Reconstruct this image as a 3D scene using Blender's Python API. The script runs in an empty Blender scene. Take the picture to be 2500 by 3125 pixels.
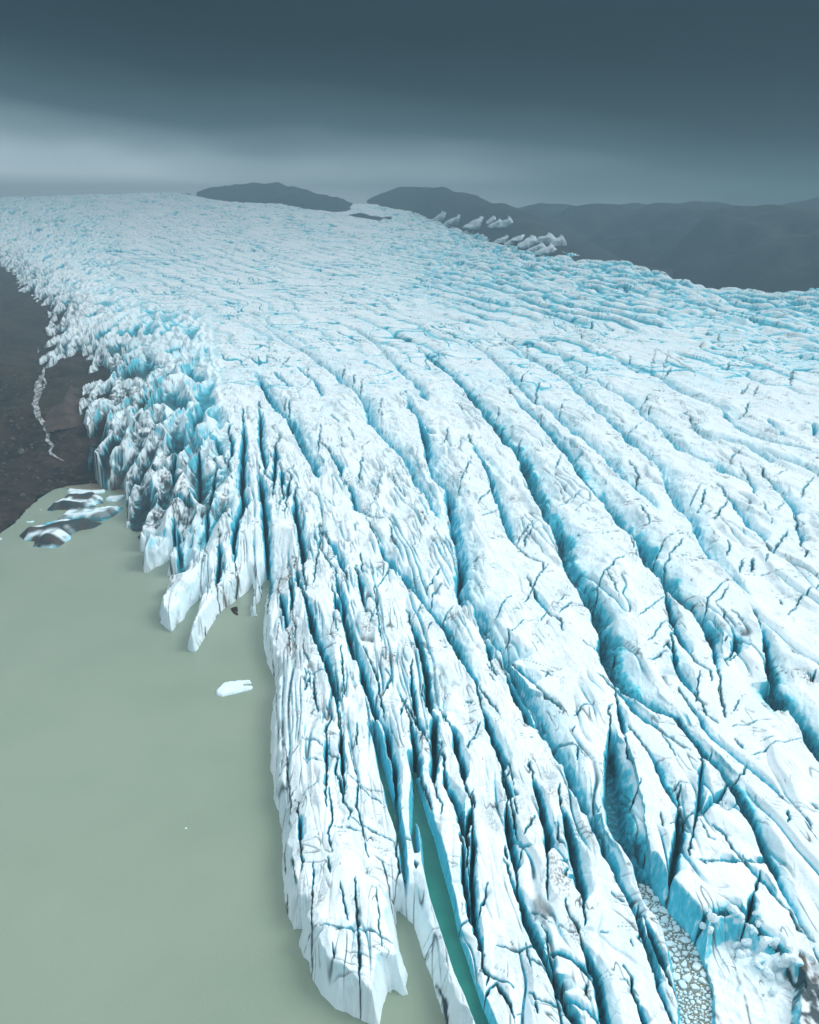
import bpy, math, random, time
import numpy as np
from mathutils import Vector, noise as mnoise
_T0 = time.time()
rng = np.random.default_rng(11); random.seed(5)
SC = bpy.context.scene
# ------------------------------------------------------------------ camera
CAMH, F, PITCH = 120.0, 2706.0, math.radians(18.6)
cd = bpy.data.cameras.new('camera'); cam = bpy.data.objects.new('camera', cd); SC.collection.objects.link(cam)
cam.location = (0, 0, CAMH); cam.rotation_euler = (math.pi/2 - PITCH, 0, 0)
cd.sensor_fit = 'VERTICAL'; cd.angle_y = 2*math.atan(1562.5/F); cd.clip_start = 1; cd.clip_end = 30000
SC.camera = cam
SC.view_settings.view_transform = 'Standard'; SC.view_settings.look = 'None'
SC.view_settings.exposure = 0.40; SC.view_settings.gamma = 1.0
SC.cycles.max_bounces = 8; SC.cycles.diffuse_bounces = 5; SC.cycles.volume_bounces = 0
SC.cycles.use_adaptive_sampling = True; SC.cycles.adaptive_threshold = 0.02
# ------------------------------------------------------------------ sky
SUN_EL, SUN_AZ = math.radians(46), math.radians(72)   # azimuth clockwise from +y
W = bpy.data.worlds.new('World'); SC.world = W; W.use_nodes = True
nt = W.node_tree; nt.nodes.clear(); N = nt.nodes.new; LK = nt.links.new
out = N('ShaderNodeOutputWorld'); bg = N('ShaderNodeBackground'); LK(bg.outputs[0], out.inputs[0])
sky = N('ShaderNodeTexSky'); sky.sky_type = 'NISHITA'; sky.sun_disc = False
sky.sun_elevation = SUN_EL; sky.sun_rotation = SUN_AZ
skm = N('ShaderNodeVectorMath'); skm.operation = 'SCALE'; skm.inputs['Scale'].default_value = 0.10; LK(sky.outputs[0], skm.inputs[0])
tc = N('ShaderNodeTexCoord'); sep = N('ShaderNodeSeparateXYZ'); LK(tc.outputs['Generated'], sep.inputs[0])
mp = N('ShaderNodeMapping'); mp.inputs['Scale'].default_value = (1.3, 1.3, 5); LK(tc.outputs['Generated'], mp.inputs[0])
cn = N('ShaderNodeTexNoise'); cn.inputs['Scale'].default_value = 1.6; cn.inputs['Detail'].default_value = 3; LK(mp.outputs[0], cn.inputs[0])
cm = N('ShaderNodeMath'); cm.operation = 'MULTIPLY_ADD'; cm.inputs[1].default_value = 0.10; LK(cn.outputs[0], cm.inputs[0])
za = N('ShaderNodeMath'); za.operation = 'SUBTRACT'; za.inputs[1].default_value = 0.05; LK(sep.outputs[2], za.inputs[0]); 
zx = N('ShaderNodeMath'); zx.operation = 'MULTIPLY_ADD'; zx.inputs[1].default_value = .11; LK(sep.outputs[0], zx.inputs[0]); LK(za.outputs[0], zx.inputs[2]); LK(zx.outputs[0], cm.inputs[2])
cr = N('ShaderNodeValToRGB'); LK(cm.outputs[0], cr.inputs[0])
def ramp(cr, pts, mode='LINEAR'):
    e = cr.color_ramp.elements; cr.color_ramp.interpolation = mode
    while len(e) > 1: e.remove(e[-1])
    e[0].position = pts[0][0]; e[0].color = (*pts[0][1], 1)
    for p, c in pts[1:]: k = e.new(p); k.color = (*c, 1)
SKY_RAMP = [(0.0, (.80,.96,1.02)), (.018, (.52,.66,.72)), (.045, (.20,.28,.32)), (.075, (.055,.10,.12)), (.12, (.010,.026,.036)), (.17,(.006,.018,.026)), (.225, (.010,.026,.036)), (.28, (.60,.68,.72)), (.45, (.87,.98,1.04)), (1.0, (.95,1.06,1.12))]
ramp(cr, SKY_RAMP)
mx = N('ShaderNodeMixRGB'); mx.inputs[0].default_value = 0.92; LK(skm.outputs[0], mx.inputs[1]); LK(cr.outputs[0], mx.inputs[2])
mk = N('ShaderNodeMapRange'); mk.inputs[1].default_value = .2; mk.inputs[2].default_value = .4; mk.inputs[3].default_value = 1.0; mk.inputs[4].default_value = .9
LK(sep.outputs[2], mk.inputs[0]); LK(mk.outputs[0], mx.inputs[0])
LK(mx.outputs[0], bg.inputs[0]); bg.inputs[1].default_value = 1.0
sl = bpy.data.lights.new('sun', 'SUN'); so = bpy.data.objects.new('sun', sl); SC.collection.objects.link(so)
sl.energy = 2.1; sl.angle = math.radians(30); sl.color = (1, .985, .965)
_sd = Vector((math.sin(SUN_AZ)*math.cos(SUN_EL), math.cos(SUN_AZ)*math.cos(SUN_EL), math.sin(SUN_EL)))
so.rotation_euler = _sd.to_track_quat('Z', 'Y').to_euler(); so.location = (0, 0, 400)
# ------------------------------------------------------------------ maths helpers
cp, sp_ = math.cos(PITCH), math.sin(PITCH)
def Eenv(y):
    y = np.asarray(y, float)
    return 5.5 + 0.040*(np.clip(y, 60, 500)-100) + .031*np.maximum(y-500, 0) + 2.2e-5*np.maximum(y-300, 0)**2
def ray(u, v):
    a = (np.asarray(u, float)-1250)/F; b = (1562.5-np.asarray(v, float))/F
    return a, cp + b*sp_, -sp_ + b*cp
def unproj(P, mode='env'):
    """photo pixels -> world xy, on the ice surface ('env') or on the level z=mode"""
    P = np.asarray(P, float); dx, dy, dz = ray(P[:, 0], P[:, 1])
    if mode != 'env':
        t = (mode-CAMH)/np.minimum(dz, -1e-3); return np.stack([dx*t, dy*t], 1)
    lo = np.full(len(P), 40.0); hi = np.full(len(P), 6000.0)
    ts = np.geomspace(40, 5200, 900)[None, :]
    g = CAMH + dz[:, None]*ts - Eenv(dy[:, None]*ts)
    k = np.argmax(g < 0, 1); k = np.where((g < 0).any(1), k, ts.shape[1]-1); k = np.maximum(k, 1)
    t0 = ts[0, k-1]; t1 = ts[0, k]
    for _ in range(25):
        m = .5*(t0+t1); gm = CAMH + dz*m - Eenv(dy*m); t0 = np.where(gm > 0, m, t0); t1 = np.where(gm > 0, t1, m)
    return np.stack([dx*t1, dy*t1], 1)
def proj(x, y, z):
    yc = y*cp - (z-CAMH)*sp_; zc = y*sp_ + (z-CAMH)*cp
    return 1250 + F*x/yc, 1562.5 - F*zc/yc
def _h(ix, iy, s):
    n = (ix.astype(np.int64)*374761393 + iy.astype(np.int64)*668265263 + s*1442695041) & 0xffffffff
    n = ((n ^ (n >> 13))*1274126177) & 0xffffffff
    n = ((n ^ (n >> 16))*2246822519) & 0xffffffff
    return (n ^ (n >> 15)) & 0xffffffff
def pn(x, y, s=0):
    """gradient noise, about -1..1"""
    x0 = np.floor(x); y0 = np.floor(y); fx = (x-x0).astype(np.float32); fy = (y-y0).astype(np.float32)
    ix = x0.astype(np.int64); iy = y0.astype(np.int64)
    wx = fx*fx*fx*(fx*(fx*6-15)+10); wy = fy*fy*fy*(fy*(fy*6-15)+10)
    def g(dx, dy):
        a = _h(ix+dx, iy+dy, s).astype(np.float32)*np.float32(2*math.pi/4294967296.)
        return np.cos(a)*(fx-dx) + np.sin(a)*(fy-dy)
    a = g(0, 0); b = g(1, 0); c = g(0, 1); d = g(1, 1)
    return 1.5*((a+(b-a)*wx) + ((c+(d-c)*wx)-(a+(b-a)*wx))*wy)
def fbm(x, y, o=4, s=0, g=.5):
    r = 0; a = 1
    for i in range(o): r = r + a*pn(x*2**i, y*2**i, s+i*17); a *= g
    return r
def ridged(x, y, o=4, s=0, g=.5):
    r = 0; a = 1
    for i in range(o): r = r + a*(1-2*np.abs(pn(x*2**i, y*2**i, s+i*17))); a *= g
    return r
def vor(x, y, s=0, j=.9):
    """cell noise: distance to the nearest and second nearest cell point, cell hash 0..1"""
    x0 = np.floor(x); y0 = np.floor(y); d1 = np.full(x.shape, 9., np.float32); d2 = d1.copy(); hs = np.zeros(x.shape, np.float32)
    for dx in (-1, 0, 1):
        for dy in (-1, 0, 1):
            cx = x0+dx; cy = y0+dy; ix = cx.astype(np.int64); iy = cy.astype(np.int64)
            h1 = _h(ix, iy, s)/4294967296.; h2 = _h(ix, iy, s+7)/4294967296.
            d = np.hypot(cx+.5+j*(h1-.5)-x, cy+.5+j*(h2-.5)-y).astype(np.float32)
            n = d < d1; d2 = np.where(n, d1, np.minimum(d2, d)); hs = np.where(n, h1, hs); d1 = np.where(n, d, d1)
    return d1, d2, hs
def ss(a, b, x):
    t = np.clip((x-a)/(b-a), 0, 1); return t*t*(3-2*t)
def blur(A, r, n=2):
    for _ in range(n):
        for ax in (0, 1):
            P = np.pad(A, [(r+1, r) if i == ax else (0, 0) for i in (0, 1)], mode='edge'); c = np.cumsum(P, ax, dtype=np.float64)
            A = (np.take(c, range(2*r+1, c.shape[ax]), ax) - np.take(c, range(0, c.shape[ax]-2*r-1), ax))/(2*r+1)
    return A.astype(np.float32)
# ------------------------------------------------------------------ traced lines (tile origin and scale in the photograph)
TL = dict(A=(700,1000,.3478), B=(1300,1000,.3478), C=(1900,1000,.3478), D=(700,1600,.3478), E=(1300,1600,.3478), F=(1900,1600,.3478),
          G=(800,2200,.2899), H=(1300,2200,.2899), I=(1800,2100,.4058), J=(800,2625,.3478), K=(1400,2625,.3188), L=(1900,2625,.3478),
          M=(250,1300,.3768), N=(0,1000,.4928), P=(0,400,.7246), Q=(1250,400,.7246), X=(0,0,1))
def pts(s):
    """'A 1,2 3,4 B 5,6' -> photo pixel array"""
    r = []; t = TL['X']
    for w in s.split():
        if w in TL: t = TL[w]
        else: a, b = w.split(','); r.append((t[0]+float(a)*t[2], t[1]+float(b)*t[2]))
    return np.array(r)
# troughs: (depth factor, blue factor, left width m, right width m, points)
TR = [
 (1.1,1.0,2,9,"A 215,375 260,440 300,530 360,640 430,730 510,800 570,900 610,990 650,1080 720,1190 780,1320"),
 (.75,.45,2,8,"X 760,960 A 440,100 570,170 650,210 700,240 770,300 870,360 970,450 1060,530 1140,590 1190,660 1205,740 1240,830 1300,900 1390,990 1480,1080 1560,1180 1600,1280 1640,1370 B 0,1450 30,1560 90,1650 130,1720"),
 (.6,.4,2,7,"X 1075,1000 A 1290,150 1350,220 1420,290 1480,350 1550,430 1640,490 1700,590 1740,640"),
 (1.0,.75,2,8,"A 1555,570 1580,690 1660,790 1695,900 1725,1060 B 20,1150 50,1260 100,1340 190,1420 200,1560 230,1700 E 240,100 280,180 300,330 270,460 290,600 330,700 430,720 460,800 490,910 560,1020 640,1090 700,1160 725,1260 760,1340 830,1450 900,1540 950,1620 990,1725 H 1240,110 1330,230 1400,350 1460,460 1510,600 1550,700 1600,800 1640,900 1670,1000 I 0,950 30,1080 70,1140 120,1250 180,1360 L 0,230 80,380 120,470 160,620 220,760 280,880 300,1000 350,1150 400,1300 450,1438"),
 (1.05,1.2,2,11,"A 1590,130 1650,180 1725,240 B 50,280 120,350 240,430 340,530 380,600 450,680 520,780 580,850 640,920 700,1010 790,1080 830,1150 850,1220 900,1320 930,1420 960,1500 1010,1590 1060,1660 1110,1720 E 1150,80 1180,190 1200,300 1240,380 1300,490 1370,590 1420,680 1470,740 1490,850 1530,930 1545,1000 1530,1080 1560,1160 1610,1280 1680,1390 1725,1450 I 240,0 330,50 420,110 510,170 600,190 660,215 700,280 740,340 800,410 850,480 920,560 1000,650 1060,750 1120,860 1190,990 1240,1090 1290,1190 1340,1290 1380,1380 L 1260,0 1340,130 1420,290 1480,400 1560,550 1640,690 1720,850"),
 (.7,.8,1.5,5,"D 1290,130 1350,250 1440,390 1540,490 1640,620 1725,700 E 50,770 130,850 180,920 220,1010 280,1110 340,1220 400,1320 440,1400 480,1450"),
 (.8,.9,1.2,4,"E 490,1590 520,1725 H 680,130 740,290 790,430 820,520"), (.8,.9,1.2,3,"H 820,560 850,700 880,830"),
 (.9,.9,1.2,4,"H 850,900 850,1000 870,1160 880,1280 910,1380 940,1500 950,1600"),
 (1.1,.9,1.5,4,"D 1600,870 1640,1000 1680,1120 1700,1250 1725,1350 E 20,1600 60,1725"),
 (1.5,1.0,1.8,3,"E 50,1660 H 90,0 70,150 90,300 80,450 70,560 95,655"), (1.5,1.0,1.5,3,"H 240,0 300,100 320,300 370,450 390,590 410,650"),
 (1.0,.9,1.2,4,"H 190,500 210,660 270,770 320,880 360,1000 400,1130 420,1250 430,1345"), (1.4,1.1,1.2,1.6,"H 465,890 450,1000 430,1120 440,1180"),
 (1.4,.9,1.2,2,"H 490,1100 490,1300 480,1500 480,1725 K 130,200 135,400 155,600 165,700 200,770 225,900"),
 (1.0,.8,1,2,"H 380,1270 385,1500 400,1700 K 50,200 90,380 110,520 140,620"),
 (1.0,.9,1.5,4,"H 1120,590 1160,750 1200,900 1240,1070 1275,1195 1275,1440"), (1.3,1.0,1.5,4,"H 1430,900 1460,1080 1500,1220 1540,1400 1580,1550 1620,1700 K 1140,180 1180,320 1190,420"),
 (1.1,1.0,1.5,5,"K 490,150 540,290 600,400 640,570 680,680 730,830 790,960 860,1100 920,1210 980,1280 1020,1370 1060,1480 1100,1568 X 1780,3180"),
 (1.2,1.0,2,6,"K 1180,760 1240,900 1280,1050 1330,1200 1370,1400 1400,1568 X 1860,3200"),
 (1.3,.8,1.5,3,"D 930,430 960,560 1000,700 985,800 1040,950 1080,1100 1140,1200 1180,1350 1230,1500 1290,1680 G 1300,60 1320,200 1340,320 1380,440 1395,560 1410,700 1425,1000 1420,1150"),
 (1.1,.9,1.2,4,"D 640,590 690,720 710,850 740,970 790,1080 840,1200 880,1340 920,1480 950,1640"), (.9,.9,1,3,"D 580,370 590,470 630,550"),
 (1.3,1,1.5,3,"A 580,1470 570,1600 600,1725 D 640,180 650,330"), (1.5,1,1.3,3,"A 265,720 265,850 270,1000 290,1120 320,1240"),
 (1.5,1,1.3,3,"A 265,1280 280,1450 300,1600 D 310,50 330,250 345,400 340,480"),
 (1.6,1,1.5,3,"A 120,800 125,950 110,1100 115,1250 115,1450 M 1295,330 1300,480 1305,620 1260,720 1230,800 1225,900 1235,1000"),
 (1.3,1,1.5,2,"A 410,1060 400,1200 390,1370"), (1.3,1,1,1.5,"A 455,1260 460,1400"), (1.3,1,1,1.5,"A 525,1380 510,1480"),
 (1.0,1,1.2,3,"A 885,1100 950,1200 975,1280"), (.8,.8,1,3,"A 1040,1390 1075,1470 1110,1590 1180,1620"),
 (1.1,1,1.2,2.5,"M 1080,350 1060,450 1040,600 1005,700 1000,820"), (1.1,1,1.2,2.5,"M 950,230 945,350 935,500 880,600"), (1.0,1,1.2,2.5,"M 740,670 735,760 715,870"), (1.1,1,1.2,2.5,"M 800,140 790,260 740,330 730,420"),
 (1.1,1,1.2,2.5,"M 1105,880 1100,1000 1090,1160"),(1.1,1,1.2,2.5,"M 770,700 760,800 790,900 760,980"), (1,1,1,2,"M 1000,120 1080,110 1140,230"), (1,1,1,2,"M 1200,60 1215,160 1200,240"),
 (1.7,1.25,2.5,14,"I 150,290 150,500 150,650 145,850 170,1000 230,1130 330,1290 440,1430 L 400,440"),
 (1.0,1,1.5,4,"I 670,900 665,1050 640,1180 600,1450"), (.8,.9,1,3,"I 210,110 230,230 260,340"), (.7,.9,1.5,4,"I 200,10 280,80 350,170 420,240 510,300"),
 (.8,.8,1.5,4,"I 440,460 500,540 560,700 620,790 670,900"), (.5,.5,1,2,"I 730,80 830,210 870,290 930,370 1000,420 1030,440 1150,550 1270,640 1320,690 1440,810"),
 (.8,.6,1,3,"I 840,560 830,700 810,880 790,990"), (.6,.6,1,2.5,"I 1020,750 930,850 850,920 800,940"),
 (1.1,1.2,1.5,8,"F 1200,880 1240,1000 1270,1180 1290,1400 1350,1450 1480,1600 1570,1725 I 1360,0 1440,60 1520,170 1600,280 1660,410 1725,510 X 2620,2480"),
 (1.05,1.1,2,10,"B 760,590 850,700 960,790 1080,940 1160,1010 1240,1100 1330,1230 1440,1390 1550,1500 1640,1620 1710,1710 F 90,70 150,160 200,270 250,370 350,450 400,560 530,680 640,780 700,870 730,930 790,1080 820,1200 835,1290"),
 (.9,.9,1.5,4,"F 380,600 410,730 440,850 490,960 540,1060 600,1130"),(.9,.8,1.5,4,"F 440,1060 450,1200 500,1290 560,1390 620,1470"),
 (.8,.9,1.5,5,"F 940,880 980,950 1000,1030 960,1120"),
 (.7,.5,2,8,"B 290,60 430,170 530,230 640,330 700,390 770,460 810,510 880,580 960,660 1060,700 1150,770 1230,860 1320,940 1430,1000 1500,1060 1570,1130 1690,1280 C 0,1330 120,1400 200,1480 330,1600"),
 (.7,.6,2,8,"X 1480,985 B 640,60 740,140 830,220 900,270 1000,310 1100,370 1200,430 1280,490 1330,580 1400,620 1480,700 1560,780 1610,830 1725,920 C 80,1010 200,1110 300,1200 370,1300 410,1420 470,1530 560,1620 620,1710 F 660,100 740,210 790,290 900,390 990,480 1080,580 1120,640"),
 (.6,.4,2,8,"X 1600,985 B 1000,100 1080,160 1180,250 1290,370 1380,440 1500,470 1600,540 1725,590 C 100,680 190,770 270,840 380,940 480,1050 560,1090 700,1160 820,1200 860,1250 950,1280 1060,1320 1130,1360 1190,1440"),
 (.5,.3,2,8,"X 1720,990 B 1400,120 1560,200 1725,330 C 130,400 240,400 330,440 470,540 620,600 870,700 930,810 1060,900 1200,960 1400,1020 1600,1060 1725,1120"),
 (.5,.3,2,8,"C 600,830 640,900 760,970 900,980 1050,1000 1180,1080 1290,1160 1500,1180 1700,1280"),
 (.5,.3,2,7,"C 600,120 740,140 900,210 980,270 1100,320 1210,370 1480,360 1725,400"), (.5,.3,2,7,"C 1060,400 1150,460 1230,500 1450,520 1560,570 1725,600"),
 (.6,.6,1.5,4,"C 930,1480 1050,1640 F 1110,0 1200,60 1240,130"), (.6,.6,1.5,4,"C 1270,800 1330,880 1420,960"), (.6,.8,1.5,4,"C 1660,850 1690,950"), (.7,.8,1,4,"F 1540,30 1570,140"), (.6,.7,1.5,5,"C 1290,1340 1420,1480 1500,1560 1530,1640"),
 (.8,.8,1.5,6,"B 400,1000 450,1100 500,1170 550,1260 580,1380 600,1480 640,1540 670,1640 690,1720 E 740,110 780,150"),
 (.7,.7,1,3,"E 520,1040 550,1120 570,1190"), (.7,.7,1,3,"E 950,580 980,640 1060,740"), (.8,.9,1.5,4,"E 780,1240 900,1340 960,1400"), (.6,.7,1,4,"B 0,880 40,930"), (.9,.9,1.5,4,"E 700,1330 780,1500 840,1600 900,1725 H 1100,0 1180,50"),
 (.7,.8,1,3,"A 385,375 430,430 490,470 520,520"), (.6,.6,1,3,"A 590,340 680,420 760,480 810,590"), (.7,.9,1,3,"D 1130,450 1150,560 1190,690"), (.9,.9,1,3,"D 930,640 950,730 990,830"), (.8,.8,1,3,"D 870,130 950,260 1000,380"),
 (.9,.8,1,2,"D 440,520 460,640 500,840"), (.9,.5,.8,1.2,"D 530,430 545,560 555,700"), (.9,.8,.8,1.4,"G 830,100 830,300 840,450 855,590"), (.8,.8,.8,1.5,"G 820,640 850,750"), (.7,.8,.8,1.2,"G 680,200 670,350 670,480"),
 (1,.8,1,2.5,"G 1600,0 1630,60 1700,180"), (1.1,.8,1,1.8,"G 1560,60 1590,230 1620,400 1670,560"), (1.2,.8,1,2,"G 1600,530 1590,620 1620,760 1660,880"),
 (.7,.7,1,2,"G 380,950 400,1080 405,1240"), (.7,.7,1,1.5,"D 1600,1330 1600,1450 1620,1600 1640,1725"), (1.0,.9,1,2.5,"L 850,0 1000,0"), (.8,.9,1,2.5,"L 1080,10 1200,140 1340,310"), (.9,1,1,2.5,"L 1150,290 1090,480"),
 (1.0,1,1.5,3,"L 600,580 740,510 860,460 990,400 1080,470 1200,600 1350,700 1450,840"), (1,.8,1,2,"K 990,1300 1080,1390 1250,1460 1340,1540"), (.9,.9,1,2,"K 850,900 1000,920 1180,1020 1250,1110"), (.7,.8,.8,1.5,"K 870,930 900,1080"),
 (1.2,.9,1,2,"L 220,800 290,950 330,1100 400,1300 430,1430"), (1.3,1,1,1.6,"L 200,520 270,700 380,960"), (1.1,.9,1,2,"L 140,1250 170,1350 200,1438"),(.8,.9,1,3,"F 250,370 300,430 360,480"),
]
# crests: points
CR = [
 "A 300,440 370,500 480,590 560,630 700,690 800,770 830,850 960,930 1100,1030 1190,1080 1260,1130 1330,1240 1370,1330 1400,1450 1470,1560 1560,1650 1640,1725 E 0,120 100,300 170,430 200,560 270,640 310,780 380,920 400,1000 500,1200 600,1400 680,1550 750,1725 H 930,0 1000,180 1080,380 1200,550 1350,740",
 "A 800,270 900,290 1010,345 1170,430 1250,500 1340,580 1410,680 1510,790 1560,830 1620,960 1700,1130 B 20,1200",
 "A 1490,250 1560,340 1660,380 1725,440 B 60,540 160,710 220,840 300,900 360,1000 420,1110",
 "B 50,200 140,250 230,340 340,440 430,520 600,660 760,770 880,880 1000,960 1060,1000 1180,1110 1300,1220 1440,1390",
 "B 540,150 650,230 760,330 900,400 1060,520 1150,560 1230,650 1350,830 1430,850",
 "B 790,80 890,150 960,200 1050,260 1180,310 1300,400 1400,520 1520,640 1725,800 C 100,860 200,930 330,1000 450,1130 700,1340 900,1480",
 "B 500,1150 600,1280 700,1380 820,1440 900,1540 960,1640 E 960,20 1060,200 1150,380 1220,500 1270,620 1290,760 1300,860 1340,1000 1420,1150 1480,1280 1560,1450 1640,1600 I 60,100 100,250",
 "F 540,40 650,130 770,290 900,395 980,500 1080,620 1180,700 1330,830 1450,950 1560,1030",
 "I 600,60 740,270 940,440 1030,450 1140,570 1290,720 1450,880 1600,1080 1725,1200",
 "I 270,400 330,440 480,600 600,760 650,860 670,950",
 "A 180,480 300,640 420,780 540,920 D 0,0", 
 "A 430,830 560,960 600,1100 690,1300",
 "F 1080,830 1180,860", "F 840,840 930,870 960,960",
 "K 330,500 480,610 560,760 620,1000 700,1150","K 1200,400 1350,620 1450,900 1600,1250","C 560,640 700,640 860,720 1000,800 1300,900 1480,1000 1725,1100",
]
CR[10] = "A 180,480 300,640 420,780 540,920"
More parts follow.
